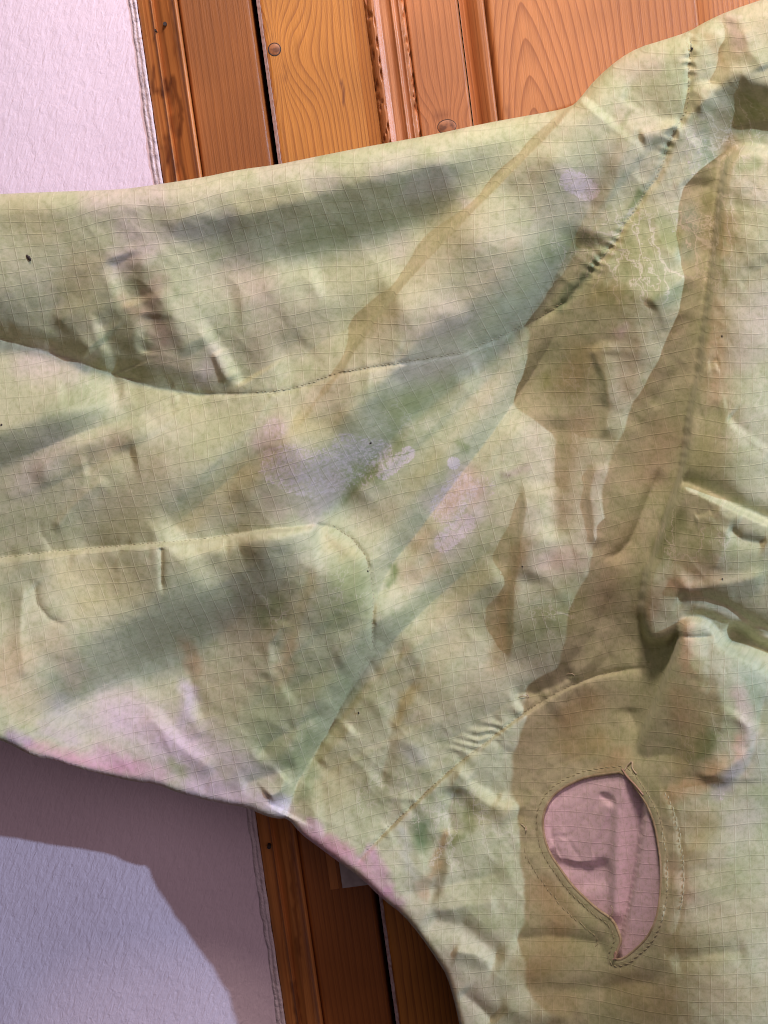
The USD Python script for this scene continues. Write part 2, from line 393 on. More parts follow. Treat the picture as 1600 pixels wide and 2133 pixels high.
# chipped white paint along the door's edge
zc = np.linspace(ZB, ZT, 500)
w_ = 0.0006 + 0.0009 * fbm2(zc, zc * 0, 0.006, 71, 4) + 0.0006 * (fbm2(zc, zc * 0, 0.05, 72, 2) - 0.4)
xe = wx(538, 0.012)
ve = np.vstack([np.stack([np.full(500, xe - 0.0012), np.full(500, 0.004), zc], 1), np.stack([np.full(500, xe - 0.0010), np.full(500, -0.0112), zc], 1), np.stack([xe - 0.001 + 0.0004 + w_, np.full(500, -0.0128), zc], 1), np.stack([xe - 0.001 + 0.0006 + w_, np.full(500, -0.010), zc], 1)])
ie = np.arange(2000).reshape(4, 500)
put('paint_edge', (ve, np.vstack([np.stack([ie[:-1, :-1].ravel(), ie[1:, :-1].ravel(), ie[1:, 1:].ravel()], 1), np.stack([ie[:-1, :-1].ravel(), ie[1:, 1:].ravel(), ie[:-1, 1:].ravel()], 1)])), 'chipped_paint', door, primvars={})

# ------------------------------------------------------------------ cloth materials
DYE_GAIN = 0.92
mat('dyed_ripstop', {
    'uv': ('texture_coordinate', {}),
    'sx': ('separate_xyz', {}),
    # ripstop grid: one thicker thread per cell both ways
    'fu': ('math', {'math_type': 'fraction'}), 'cu': ('math', {'math_type': 'subtract', 'value2': 0.5}), 'au': ('math', {'math_type': 'absolute'}),
    'lu': ('map_range', {'range_type': 'smoothstep', 'from_min': 0.052, 'from_max': 0.012, 'to_min': 0.0, 'to_max': 1.0, 'clamp': True}),
    'fv': ('math', {'math_type': 'fraction'}), 'cv': ('math', {'math_type': 'subtract', 'value2': 0.5}), 'av': ('math', {'math_type': 'absolute'}),
    'lv': ('map_range', {'range_type': 'smoothstep', 'from_min': 0.052, 'from_max': 0.012, 'to_min': 0.0, 'to_max': 1.0, 'clamp': True}),
    # uneven strength of the threads
    'nt': ('noise_texture', {'scale': 1.3, 'detail': 2.0}), 'ntr': ('map_range', {'from_min': 0.3, 'from_max': 0.7, 'to_min': 0.25, 'to_max': 1.0, 'clamp': True}),
    'lus': ('math', {'math_type': 'multiply'}), 'lvs': ('math', {'math_type': 'multiply'}),
    'lmax': ('math', {'math_type': 'maximum'}),
    # plain weave
    'wvx': ('mapping', {'scale': (15.0, 15.0, 1.0)}),
    'wv': ('noise_texture', {'scale': 1.0, 'detail': 2.0, 'roughness': 0.7}),
    'mwx': ('mapping', {'scale': (22.0, 2.2, 1.0)}), 'mw': ('noise_texture', {'scale': 1.0, 'detail': 2.0}),
    # colour
    'dye': ('attribute', {'attribute': 'dye'}), 'vein': ('attribute', {'attribute': 'veins'}), 'res': ('attribute', {'attribute': 'resist'}),
    'nm': ('noise_texture', {'scale': 2.6, 'detail': 5.0, 'roughness': 0.68}),
    'rm': ('rgb_ramp', {'ramp': [(0.30, (0.78, 0.80, 0.70)), (0.5, (1, 1, 1)), (0.70, (1.13, 1.10, 1.13))]}),
    'x1': ('mix_color', {'blend_type': 'multiply', 'fac': 1.0, 'use_clamp': False}),
    'ns': ('noise_texture', {'scale': 3.0, 'detail': 8.0, 'roughness': 0.85}), 'nss': ('math', {'math_type': 'multiply_add', 'value2': 1.0}),
    'sr': ('map_range', {'range_type': 'smoothstep', 'from_min': 0.93, 'from_max': 1.02, 'to_min': 0.0, 'to_max': 0.75, 'clamp': True}),
    'x2': ('mix_color', {'blend_type': 'mix', 'b': (0.78, 0.68, 0.67)}),
    'vd': ('noise_texture', {'scale': 0.5, 'detail': 5.0, 'roughness': 0.6}), 'va': ('vector_math', {'math_type': 'add'}),
    'vs': ('vector_math', {'math_type': 'scale', 'scale': 2.6}),
    'vm': ('mapping', {'scale': (0.52, 0.18, 1.0), 'rotation': (0, 0, 0.12)}),
    'vo': ('voronoi_texture', {'feature': 'distance_to_edge', 'scale': 1.0, 'randomness': 1.0}),
    'vr': ('map_range', {'range_type': 'smoothstep', 'from_min': 0.042, 'from_max': 0.006, 'to_min': 0.0, 'to_max': 0.58, 'clamp': True}),
    'vmul': ('math', {'math_type': 'multiply'}),
    'vc': ('map_range', {'range_type': 'smoothstep', 'from_min': 0.10, 'from_max': 0.34, 'to_min': 0.0, 'to_max': 0.55, 'clamp': True}), 'vcm': ('math', {'math_type': 'multiply'}),
    'x2b': ('mix_color', {'blend_type': 'multiply', 'b': (0.56, 0.66, 0.45)}),
    'x3': ('mix_color', {'blend_type': 'mix', 'b': (0.76, 0.71, 0.55)}),
    'tl': ('math', {'math_type': 'multiply', 'value2': 0.29}),
    'x4': ('mix_color', {'blend_type': 'mix', 'b': (0.66, 0.60, 0.42)}),
    'cv2': ('math', {'math_type': 'subtract', 'value2': 0.045}), 'av2': ('math', {'math_type': 'absolute'}), 'lv2': ('map_range', {'range_type': 'smoothstep', 'from_min': 0.05, 'from_max': 0.01, 'to_min': 0.0, 'to_max': 0.36, 'clamp': True}), 'lvd': ('math', {'math_type': 'multiply'}),
    'x5': ('mix_color', {'blend_type': 'multiply', 'b': (0.62, 0.60, 0.55)}),
    # relief
    'hb': ('math', {'math_type': 'multiply_add', 'value2': 0.55}), 'hb2': ('math', {'math_type': 'multiply_add', 'value2': 0.25}),
    'b': ('bump', {'strength': 0.36, 'distance': 0.00028}),
    'p': ('principled_bsdf', {'roughness': 0.66, 'specular_ior_level': 0.28, 'sheen_weight': 0.12, 'sheen_roughness': 0.5}),
    'tr': ('translucent_bsdf', {}), 'mixs': ('mix_closure', {'fac': 0.10})},
    [('uv.UV', 'sx.vector'), ('sx.x', 'fu.value1'), ('fu.value', 'cu.value1'), ('cu.value', 'au.value1'), ('au.value', 'lu.value'),
     ('sx.y', 'fv.value1'), ('fv.value', 'cv.value1'), ('cv.value', 'av.value1'), ('av.value', 'lv.value'),
     ('uv.UV', 'nt.vector'), ('nt.fac', 'ntr.value'), ('lu.result', 'lus.value1'), ('ntr.result', 'lus.value2'), ('lv.result', 'lvs.value1'), ('ntr.result', 'lvs.value2'), ('lus.value', 'lmax.value1'), ('lvs.value', 'lmax.value2'),
     ('uv.UV', 'wvx.vector'), ('wvx.vector', 'wv.vector'), ('uv.UV', 'mwx.vector'), ('mwx.vector', 'mw.vector'),
     ('uv.UV', 'nm.vector'), ('nm.fac', 'rm.fac'), ('dye.color', 'x1.a'), ('rm.color', 'x1.b'),
     ('uv.UV', 'ns.vector'), ('ns.fac', 'nss.value1'), ('res.fac', 'nss.value3'), ('nss.value', 'sr.value'), ('x1.result', 'x2.a'), ('sr.result', 'x2.fac'),
     ('uv.UV', 'vd.vector'), ('vd.color', 'vs.vector1'), ('uv.UV', 'va.vector1'), ('vs.vector', 'va.vector2'), ('va.vector', 'vm.vector'), ('vm.vector', 'vo.vector'),
     ('vo.distance', 'vr.value'), ('vr.result', 'vmul.value1'), ('vein.fac', 'vmul.value2'), ('vo.distance', 'vc.value'), ('vc.result', 'vcm.value1'), ('vein.fac', 'vcm.value2'),
     ('x2.result', 'x2b.a'), ('vcm.value', 'x2b.fac'), ('x2b.result', 'x3.a'), ('vmul.value', 'x3.fac'),
     ('lus.value', 'tl.value1'), ('x3.result', 'x4.a'), ('tl.value', 'x4.fac'), ('cv.value', 'cv2.value1'), ('cv2.value', 'av2.value1'), ('av2.value', 'lv2.value'), ('lv2.result', 'lvd.value1'), ('ntr.result', 'lvd.value2'), ('lvd.value', 'x5.fac'), ('x4.result', 'x5.a'), ('x5.result', 'p.base_color'), ('x5.result', 'tr.color'),
     ('wv.fac', 'hb.value1'), ('lmax.value', 'hb.value3'), ('mw.fac', 'hb2.value1'), ('hb.value', 'hb2.value3'), ('hb2.value', 'b.height'), ('b.normal', 'p.normal'),
     ('p.BSDF', 'mixs.closure1'), ('tr.BSDF', 'mixs.closure2')], surface='mixs.closure')
mat('edge_cloth', {'g': ('geometry', {}), 'n': ('noise_texture', {'scale': 350.0, 'detail': 3.0}), 'r': ('rgb_ramp', {'ramp': [(0.3, (0.36, 0.29, 0.17)), (0.7, (0.56, 0.47, 0.32))]}), 'p': ('principled_bsdf', {'roughness': 0.7})},
    [('g.position', 'n.vector'), ('n.fac', 'r.fac'), ('r.color', 'p.base_color')])
mat('green_thread', {'p': ('principled_bsdf', {'base_color': (0.42, 0.40, 0.25), 'roughness': 0.6})}, [])
mat('pale_thread', {'p': ('principled_bsdf', {'base_color': (0.62, 0.54, 0.40), 'roughness': 0.6})}, [])
mat('edge_thread', {'p': ('principled_bsdf', {'base_color': (0.50, 0.34, 0.27), 'roughness': 0.6})}, [])
# ================================================================== the garment
# Its front is one cloth surface. (x, y) below are photograph pixels, h the height in front of the wall in the same unit.
ST = 3.0
MX0, MX1, MY0, MY1 = -170, 2150, -80, 2290
gx_ = np.arange(MX0, MX1 + 1, ST); gy_ = np.arange(MY0, MY1 + 1, ST)
GX, GY = np.meshgrid(gx_, gy_)

OUT = [(-170, 413), (0, 404), (150, 398), (250, 395), (330, 384), (420, 370), (500, 353), (578, 343), (640, 330), (750, 308), (800, 299), (900, 281), (1000, 259), (1080, 244), (1150, 232), (1190, 222),
       (1206, 208), (1240, 165), (1290, 122), (1330, 99), (1380, 84), (1435, 66), (1470, 45), (1520, 22), (1600, -5), (1690, -30), (1850, -58), (2150, -72), (2150, 2290),
       (985, 2290), (970, 2200), (957, 2133), (946, 2083), (931, 2033), (914, 2005), (875, 1948), (836, 1902), (800, 1876), (750, 1827), (700, 1792), (660, 1762), (625, 1736), (600, 1704), (575, 1706), (540, 1695), (520, 1684),
       (450, 1672), (380, 1655), (320, 1632), (280, 1629), (215, 1614), (150, 1597), (110, 1582), (70, 1577), (35, 1558), (0, 1541), (-80, 1520), (-170, 1500)]
HOLE = [(1300, 1608), (1265, 1612), (1225, 1618), (1195, 1629), (1165, 1645), (1145, 1665), (1132, 1693), (1130, 1718), (1134, 1748), (1145, 1778), (1165, 1808), (1190, 1843), (1215, 1868), (1245, 1895), (1270, 1911),
        (1282, 1925), (1291, 1948), (1294, 1960), (1287, 1978), (1279, 2000), (1300, 1998), (1325, 1978), (1350, 1953), (1367, 1918), (1375, 1878), (1378, 1833), (1377, 1793), (1372, 1758), (1365, 1718), (1352, 1683), (1337, 1658), (1320, 1633)]


def chaikin(p, n=2, closed=True):
    p = np.array(p, float)
    for _ in range(n):
        q = np.roll(p, -1, 0) if closed else p[1:]
        a = p if closed else p[:-1]
        new = np.empty((2 * len(a), 2)); new[0::2] = 0.75 * a + 0.25 * q; new[1::2] = 0.25 * a + 0.75 * q
        p = new if closed else np.vstack([p[:1], new, p[-1:]])
    return p


def resample(p, step, closed=False):
    p = np.array(p, float)
    if closed:
        p = np.vstack([p, p[:1]])
    s = np.concatenate([[0], np.cumsum(np.linalg.norm(np.diff(p, axis=0), axis=1))])
    n = max(2, int(round(s[-1] / step)) + 1)
    t = np.linspace(0, s[-1], n)
    q = np.stack([np.interp(t, s, p[:, 0]), np.interp(t, s, p[:, 1])], 1)
    return q[:-1] if closed else q


OUTS = chaikin(OUT, 1); HOLES = chaikin(HOLE, 1)
OUTP, HOLEP = Polygon(OUTS), Polygon(HOLES)


def along(pts, x, y, reach=1e9):
    """signed distance (positive to the right of the direction of travel) and position 0..1 along a line of photograph points"""
    p = np.array(pts, float)
    seg = np.linalg.norm(np.diff(p, axis=0), axis=1); cum = np.concatenate([[0], np.cumsum(seg)])
    best = np.full(x.shape, 1e18); sd = np.full(x.shape, 1e9); tt = np.zeros(x.shape)
    for k in range(len(p) - 1):
        ax, ay = p[k]; dx, dy = p[k + 1] - p[k]; L2 = dx * dx + dy * dy
        qx, qy = x - ax, y - ay
        t = np.clip((qx * dx + qy * dy) / L2, 0, 1)
        ex, ey = qx - t * dx, qy - t * dy
        d2 = ex * ex + ey * ey
        m = d2 < best
        best = np.where(m, d2, best)
        sd = np.where(m, np.sqrt(d2) * np.where(dx * qy - dy * qx >= 0, 1, -1), sd)
        tt = np.where(m, (cum[k] + t * seg[k]) / cum[-1], tt)
    return sd, tt


def window(pts, reach):
    p = np.array(pts, float)
    j0 = max(0, int((p[:, 0].min() - reach - MX0) / ST)); j1 = min(len(gx_), int((p[:, 0].max() + reach - MX0) / ST) + 2)
    i0 = max(0, int((p[:, 1].min() - reach - MY0) / ST)); i1 = min(len(gy_), int((p[:, 1].max() + reach - MY0) / ST) + 2)
    return slice(i0, i1), slice(j0, j1)


def chord(pts, x, y):
    """position 0..1 along the straight line between the ends: used to fade a fold in and out without breaks"""
    a, b = np.array(pts[0], float), np.array(pts[-1], float)
    v = b - a
    return np.clip(((x - a[0]) * v[0] + (y - a[1]) * v[1]) / max(v @ v, 1.0), 0, 1)


def taper(t, a, b):
    return (ss(t / a) if a > 0 else 1.0) * (ss((1 - t) / b) if b > 0 else 1.0)


# ---- broad shape
CTRL = [(2100, 0, 330), (2100, 140, 338), (2100, 260, 300), (2100, 600, 250), (2100, 1000, 250), (2100, 1500, 430), (2100, 1800, 446), (2100, 2250, 446), (1950, 2000, 452), (-150, 460, 255), (-150, 600, 245), (0, 490, 255), (200, 480, 258), (400, 450, 260), (600, 410, 262), (800, 360, 260), (1000, 315, 255), (1130, 285, 245),
        (0, 620, 240), (200, 600, 236), (450, 560, 224), (700, 510, 226), (900, 455, 230), (1050, 395, 236), (300, 700, 226), (500, 690, 222), (700, 640, 230), (830, 570, 236),
        (-150, 670, 200), (0, 705, 196), (120, 745, 190), (250, 790, 188), (430, 825, 196), (600, 815, 216),
        (1240, 210, 268), (1150, 330, 268), (1000, 500, 266), (850, 650, 262), (720, 800, 256), (600, 920, 254), (450, 1040, 246), (1300, 160, 262),
        (1300, 300, 268), (1250, 420, 250), (1130, 600, 222), (1010, 720, 216), (900, 800, 222), (1400, 150, 290), (1400, 280, 280), (1300, 440, 255),
        (1550, 70, 316), (1700, 0, 325), (1700, 140, 335), (1500, 110, 304), (1560, 160, 312), (1560, 252, 276), (1700, 260, 288), (1480, 300, 272), (1450, 480, 250), (1400, 600, 268),
        (150, 850, 240), (300, 900, 235), (0, 1050, 226), (200, 1050, 228), (400, 960, 240), (-150, 900, 230), (-150, 1050, 226), (0, 880, 238),
        (1350, 800, 255), (1300, 1000, 248), (1250, 1200, 242), (1200, 1400, 226), (1200, 1560, 206), (1420, 900, 260), (1380, 1150, 260), (1330, 1350, 225),
        (1000, 900, 236), (900, 1000, 238), (1100, 900, 234), (1120, 1100, 238), (1000, 1250, 232), (800, 1050, 232), (1150, 1250, 228), (1250, 800, 252), (1300, 600, 269),
        (0, 1165, 205), (200, 1150, 206), (480, 1120, 216), (660, 1095, 226), (-150, 1170, 204),
        (100, 1250, 238), (350, 1200, 250), (550, 1150, 250), (450, 1290, 216), (250, 1400, 204), (100, 1470, 198), (500, 1450, 198), (350, 1550, 186), (650, 1300, 212), (700, 1200, 230), (-150, 1300, 226), (-150, 1440, 205),
        (600, 1670, 150), (690, 1520, 172), (780, 1350, 200), (850, 1450, 208), (950, 1600, 204), (750, 1650, 178), (850, 1800, 178), (1000, 1750, 200), (1050, 1500, 210),
        (1000, 1950, 190), (1080, 1850, 208), (980, 2100, 172), (1150, 2000, 232), (1250, 2100, 290), (1000, 2280, 172), (1300, 2280, 330),
        (1140, 1720, 214), (1200, 1850, 240), (1280, 1960, 306), (1310, 1610, 326), (1370, 1750, 388), (1370, 1900, 392), (1450, 1750, 430), (1600, 1700, 446), (1450, 2000, 424), (1600, 2000, 446), (1750, 1800, 444), (1750, 2200, 446), (1500, 2200, 430),
        (1400, 1550, 372), (1450, 1450, 400), (1500, 1600, 436), (1560, 1450, 430), (1700, 1500, 430), (1330, 1500, 262)]
c_ = np.array(CTRL, float)
cgx, cgy = np.arange(MX0, MX1 + 30, 24.0), np.arange(MY0, MY1 + 30, 24.0)
CX, CY = np.meshgrid(cgx, cgy)
rbf = RBFInterpolator(c_[:, :2] / 100, c_[:, 2], kernel='thin_plate_spline', smoothing=0.02)
HC = rbf(np.stack([CX.ravel(), CY.ravel()], 1) / 100).reshape(CX.shape)
Hh = map_coordinates(HC, [(GY - MY0) / 24.0, (GX - MX0) / 24.0], order=3, mode='nearest')


def bump(pts, amp, wl, wr=None, ends=(0.15, 0.15), sharp=False):
    wr = wl if wr is None else wr
    if min(wl, wr) >= 26:
        amp = amp * 1.55
    elif max(wl, wr) < 18 and not sharp:
        amp, wl, wr = amp * 0.38, wl * 1.3, wr * 1.3
    w = window(pts, 3.0 * max(wl, wr))
    x, y = GX[w], GY[w]
    sd = int(abs(pts[0][0]) * 7 + abs(pts[0][1]) * 3) % 97
    wob = (fbm2(x, y, 90, sd, 3) - 0.5) * min(wl, wr, 22) * 1.3
    amp = amp * (0.75 + 0.5 * fbm2(x, y, 80, sd + 1, 2))
    d, _ = along(pts, x, y)
    t = chord(pts, x, y)
    d = d + wob
    ww = np.where(d > 0, wr, wl)
    prof = np.exp(-np.abs(d) / ww * 1.4) if sharp else np.exp(-(np.abs(d) / ww) ** (1.45 if ww.max() < 24 else 1.8))
    Hh[w] += amp * prof * taper(t, *ends)


def step(pts, amp, w_edge, fade, ends=(0.15, 0.15), roll=0.0):
    """raises (or drops) the cloth on the right side of the line by amp, which dies away over fade.
    roll > 0: the cloth first rolls over with growing slope and meets the line as a valley"""
    pts = [tuple(p) for p in resample(chaikin(resample(pts, 40), 3, closed=False), 24)]
    w = window(pts, max(3.2 * fade, w_edge) + 10)
    x, y = GX[w], GY[w]
    d, _ = along(pts, x, y)
    t = chord(pts, x, y)
    d = d + (fbm2(x, y, 60, 5 + len(pts) % 7, 2) - 0.5) * 6
    if roll:
        u = np.clip(d / w_edge + 1, 0, 1.1)
        prof = np.where(d < 0, u ** roll, 1.0)
        soft = np.exp(-(d / 9.0) ** 2)
        prof = prof * (1 - 0.06 * soft)
        Hh[w] += amp * prof * np.exp(-(np.maximum(d, 0) / fade) ** 1.5) * taper(t, *ends)
    else:
        Hh[w] += amp * ss(d / w_edge + 0.5) * np.exp(-(np.maximum(d, 0) / fade) ** 2) * taper(t, *ends)


LAYER_EDGES = []


def cover_layer(poly, ctrl, r):
    """a fold of cloth lying in front of the rest, its edge rolled under with radius r"""
    P = Polygon(chaikin(poly, 2))
    inside = shapely.contains_xy(P, GX, GY)
    ii = np.where(inside)
    dist = shapely.distance(P.exterior, shapely.points(GX[ii], GY[ii]))
    cc = np.array(ctrl, float)
    f = RBFInterpolator(cc[:, :2] / 100, cc[:, 2], kernel='thin_plate_spline', smoothing=0.02)
    HL = map_coordinates(f(np.stack([CX.ravel(), CY.ravel()], 1) / 100).reshape(CX.shape), [(GY[ii] - MY0) / 24.0, (GX[ii] - MX0) / 24.0], order=3, mode='nearest')
    q = np.clip(1 - dist / r, 0, 1)
    HL = HL - r * (1 - np.sqrt(1 - q * q))
    Hh[ii] = np.maximum(Hh[ii], HL)
    LAYER_EDGES.append(P)


# ---- seams (lines shared by shape, panels and stitches)
SEAM_UP = [(-170, 640), (-80, 680), (0, 705), (80, 728), (160, 752), (250, 784), (320, 806), (410, 821), (500, 822), (590, 816), (650, 800), (700, 780), (780, 766), (870, 752), (960, 738), (1060, 696), (1120, 665), (1178, 630)]
ARMHOLE = [(1441, 66), (1438, 110), (1436, 150), (1434, 195), (1430, 235), (1412, 262), (1392, 300), (1380, 345), (1368, 372), (1345, 400), (1322, 440), (1300, 468), (1286, 500), (1250, 545), (1215, 590), (1178, 630)]
SEAM_LOW = [(-170, 1178), (0, 1165), (110, 1152), (220, 1142), (330, 1134), (400, 1128), (480, 1118), (560, 1104), (620, 1100), (663, 1093)]
SEAM_CURVE = [(663, 1093), (700, 1102), (735, 1125), (762, 1160), (772, 1200), (778, 1245), (776, 1300), (776, 1345)]
VALLEY = [(776, 1345), (745, 1400), (715, 1460), (690, 1510), (655, 1570), (620, 1630), (598, 1700)]
SEAM_BODY = [(750, 1790), (800, 1735), (850, 1690), (900, 1640), (945, 1600), (1000, 1560), (1040, 1525), (1085, 1490), (1130, 1462), (1180, 1435), (1230, 1412), (1290, 1398), (1345, 1392)]
FLAP = [(2150, 400), (1900, 350), (1700, 330), (1600, 313), (1548, 302), (1512, 330), (1500, 385), (1492, 470), (1480, 560), (1470, 640), (1457, 730), (1455, 775), (1440, 830), (1431, 890), (1425, 950), (1414, 1002), (1394, 1050), (1376, 1110), (1364, 1152), (1346, 1182), (1338, 1230), (1334, 1285), (1346, 1335), (1385, 1340), (1412, 1320), (1430, 1300), (1475, 1306), (1520, 1325), (1570, 1350), (1650, 1385), (1775, 1420), (2150, 1500)]

# ---- folds: soft bands, ridges, seams, wrinkles
# the long ridge from the shoulder: its upper left side drops steeply behind
step([(585, 940), (640, 860), (700, 785), (760, 690), (840, 590), (920, 500), (1000, 420), (1090, 325), (1160, 255), (1212, 190)], 20, 9, 110, (0.45, 0.02))
bump([(620, 850), (690, 770), (830, 580), (910, 490), (990, 412), (1080, 318), (1150, 250)], -8, 64, 18, (0.3, 0.1))
bump([(470, 1050), (560, 960), (650, 870)], 6, 30, 45, (0.2, 0.3))
# upper sleeve: roll above, hollow below
bump([(300, 455), (500, 440), (680, 405), (850, 362), (1000, 330)], 9, 42, 36)
bump([(560, 760), (640, 690), (740, 650), (820, 600)], -7, 40, 50)
bump([(480, 640), (580, 600), (680, 590)], 5, 40, 40)
# wrinkles at the left of the upper sleeve
step([(388, 748), (352, 690), (322, 630), (278, 560), (250, 515)], 11, 56, 85, (0.1, 0.25))
step([(262, 645), (240, 590), (222, 540)], -10, 38, 60)
step([(502, 806), (466, 745), (432, 690), (400, 635)], -13, 34, 75, (0.05, 0.4))
step([(242, 782), (222, 730), (206, 690), (190, 645)], -9, 28, 55, (0.05, 0.3))
step([(178, 748), (142, 690), (95, 650)], 12, 44, 70, (0.1, 0.3))
step([(300, 650), (285, 700), (292, 740)][::-1], -7, 26, 40)
step([(470, 800), (452, 770), (440, 735)], 6, 16, 30)
bump([(165, 630), (200, 680), (225, 700)], 4, 12, 16)
bump([(480, 770), (500, 800), (520, 816)], 5, 8, 10)
# under the upper seam
step([(-170, 628), (0, 690), (160, 738), (250, 768), (410, 800), (590, 800)], -24, 60, 120, (0.02, 0.3))
bump([(-100, 672), (0, 704), (120, 740), (250, 783), (410, 820), (570, 818)], -9, 14, 7, (0.02, 0.25))
bump([(-100, 930), (30, 890), (130, 850), (240, 830)], 8, 30, 24)
bump([(120, 830), (200, 800), (260, 800)], -8, 22, 26)
bump([(60, 1000), (160, 930), (240, 900), (330, 880)], 8, 22, 26)
bump([(170, 975), (230, 940), (290, 955)], -9, 22, 30)
bump([(110, 1110), (150, 1060), (190, 1020), (225, 995)], 7, 14, 20)
bump([(590, 840), (585, 890), (560, 940)], 5, 12, 16)
# the soft grey green bands: the cloth rolls over down and to the right, meets a valley line, then rises slowly
for pts, a, w_, f_, e_ in [
        ([(600, 1150), (660, 1085), (715, 1020), (785, 945), (865, 862), (945, 788), (1020, 722), (1095, 655), (1155, 582), (1196, 500), (1230, 425), (1264, 352), (1298, 275)], 88, 108, 320, (0.16, 0.5)),
        ([(760, 1330), (782, 1260), (806, 1188), (858, 1122), (903, 1068), (953, 994), (1010, 922), (1070, 838), (1120, 762), (1160, 690), (1196, 612)], 54, 58, 330, (0.2, 0.3)),
        ([(600, 1700), (648, 1590), (712, 1470), (783, 1358), (846, 1308), (908, 1248), (970, 1190), (1035, 1130), (1090, 1085)], 58, 64, 330, (0.2, 0.5)),
        ([(330, 575), (500, 555), (660, 520), (800, 475), (950, 425), (1090, 360)], 34, 120, 190, (0.5, 0.4)),
        ([(560, 800), (650, 725), (745, 675), (835, 615)], 24, 90, 100, (0.35, 0.4)),
        ([(20, 1530), (130, 1470), (250, 1408), (350, 1358), (450, 1308), (530, 1252), (600, 1205), (665, 1150)], 90, 130, 240, (0.2, 0.6)),
        ([(-140, 1015), (40, 950), (150, 910), (250, 877), (345, 852), (420, 832)], 36, 70, 160, (0.02, 0.4)),
        ([(330, 1125), (400, 1060), (460, 1010), (530, 955), (600, 900)], 34, 80, 100, (0.15, 0.5)),
        ([(860, 1570), (960, 1530), (1060, 1460), (1150, 1435)], 10, 60, 60, (0.2, 0.1))]:
    step(pts, -a, w_, f_, e_, roll=2.0)
# long fine creases that run with the pull of the cloth
for pts, a, wl, wr in [
        ([(1260, 470), (1120, 560), (960, 690), (800, 800), (620, 890), (480, 940)], 3.5, 10, 16),
        ([(1180, 640), (1040, 760), (900, 900), (780, 1010), (690, 1090)], 3.5, 9, 15),
        ([(780, 1335), (880, 1200), (980, 1060), (1060, 930), (1110, 820)], 3.5, 10, 14),
        ([(600, 1690), (680, 1540), (790, 1400), (930, 1290), (1040, 1220)], 3.5, 9, 14),
        ([(605, 1680), (720, 1590), (850, 1520), (980, 1480)], 3.0, 9, 13),
        ([(655, 1100), (540, 1180), (400, 1260), (240, 1330), (80, 1390)], 3.0, 10, 16),
        ([(430, 828), (330, 900), (200, 960), (60, 1030), (-60, 1060)], 3.5, 9, 15),
        ([(590, 818), (520, 900), (430, 990), (330, 1090)], 3.0, 9, 14),
        ([(700, 780), (620, 700), (560, 620), (520, 540)], 2.5, 10, 14),
        ([(770, 1210), (690, 1290), (600, 1380), (520, 1480), (440, 1560)], 3.0, 10, 16),
        ([(1430, 240), (1330, 330), (1230, 470), (1150, 590)], 3.0, 9, 14),
        ([(1300, 470), (1250, 640), (1230, 800), (1215, 960)], 3.0, 10, 14)]:
    step([tuple(p) for p in pts], a * 1.1, 2 * wl, 5 * wr, (0.3, 0.4))
bump([(1340, 240), (1300, 340), (1265, 430), (1225, 520)], 9, 34, 34)
bump([(980, 640), (920, 660), (860, 720), (790, 800), (690, 900)], 7, 34, 30)
bump([(1000, 760), (930, 840), (860, 900), (780, 1000), (720, 1070)], 9, 34, 30)
bump([(1100, 860), (1050, 920), (990, 1000), (930, 1080), (880, 1150), (830, 1230)], 9, 30, 36)
bump([(1060, 1180), (980, 1240), (900, 1310), (830, 1370)], 8, 28, 30)
# seam below the ridge between the two hollows
bump([(960, 740), (1060, 697), (1178, 632)], -9, 14, 10, (0.2, 0.03))
# lower sleeve
step(SEAM_LOW, 15, 8, 70, (0.02, 0.02))
bump(SEAM_LOW, -6, 18, 5, (0.02, 0.02))
bump([(330, 1170), (450, 1148), (560, 1125), (640, 1108), (668, 1098)], 10, 14, 26, (0.25, 0.05))
bump([(336, 1140), (338, 1190), (340, 1245)], -9, 8, 10, (0.05, 0.3), True)
bump([(325, 1140), (328, 1190), (334, 1250)], 5, 10, 8, (0.1, 0.3))
bump([(100, 1150), (90, 1190), (70, 1215)], 6, 12, 14)
bump([(70, 1215), (75, 1260), (100, 1290), (145, 1310)], -8, 12, 18, (0.1, 0.3), True)
bump([(50, 1210), (45, 1270), (42, 1340), (50, 1420)], 7, 12, 20)
bump([(235, 1150), (250, 1190), (245, 1240)], 5, 10, 10)
bump([(600, 1290), (560, 1340), (555, 1420)], 6, 16, 22)
bump([(640, 1160), (620, 1240), (590, 1310)], 3, 16, 26)
bump([(390, 1380), (400, 1440), (430, 1500)], -5, 14, 18)
bump([(300, 1480), (350, 1530), (400, 1570), (450, 1610)], 8, 18, 22)
bump([(330, 1470), (365, 1520), (405, 1560)], -8, 12, 14)
bump([(380, 1440), (395, 1490), (420, 1540)], 7, 10, 14)
bump([(360, 1600), (400, 1610), (440, 1640)], -7, 14, 14)
bump([(410, 1660), (480, 1648), (560, 1640)], -8, 16, 16)
# curved seam and the armpit hollow
bump(SEAM_CURVE, -9, 9, 9, (0.02, 0.02))
bump([(680, 1112), (722, 1140), (750, 1175), (760, 1215)], 8, 14, 9, (0.05, 0.2))
bump([(660, 1095), (690, 1135), (720, 1165)], -4, 10, 18)
bump([(700, 1290), (740, 1275), (772, 1262)], 4, 12, 14, (0.3, 0.02))
bump([(690, 1325), (740, 1300), (774, 1285)], -3, 10, 12, (0.3, 0.02))
bump([(700, 1350), (740, 1342), (776, 1338)], 3, 10, 8, (0.3, 0.02))
bump(VALLEY, -10, 30, 34, (0.35, 0.02))
bump(VALLEY, -6, 8, 8, (0.2, 0.02), True)
bump([(720, 1380), (650, 1420), (590, 1450)], -5, 30, 34)
bump([(690, 1480), (640, 1500), (580, 1540), (530, 1580)], -10, 22, 22)
bump([(700, 1465), (660, 1480), (600, 1510)], 7, 12, 12)
bump([(620, 1590), (560, 1615), (500, 1640)], -9, 20, 20)
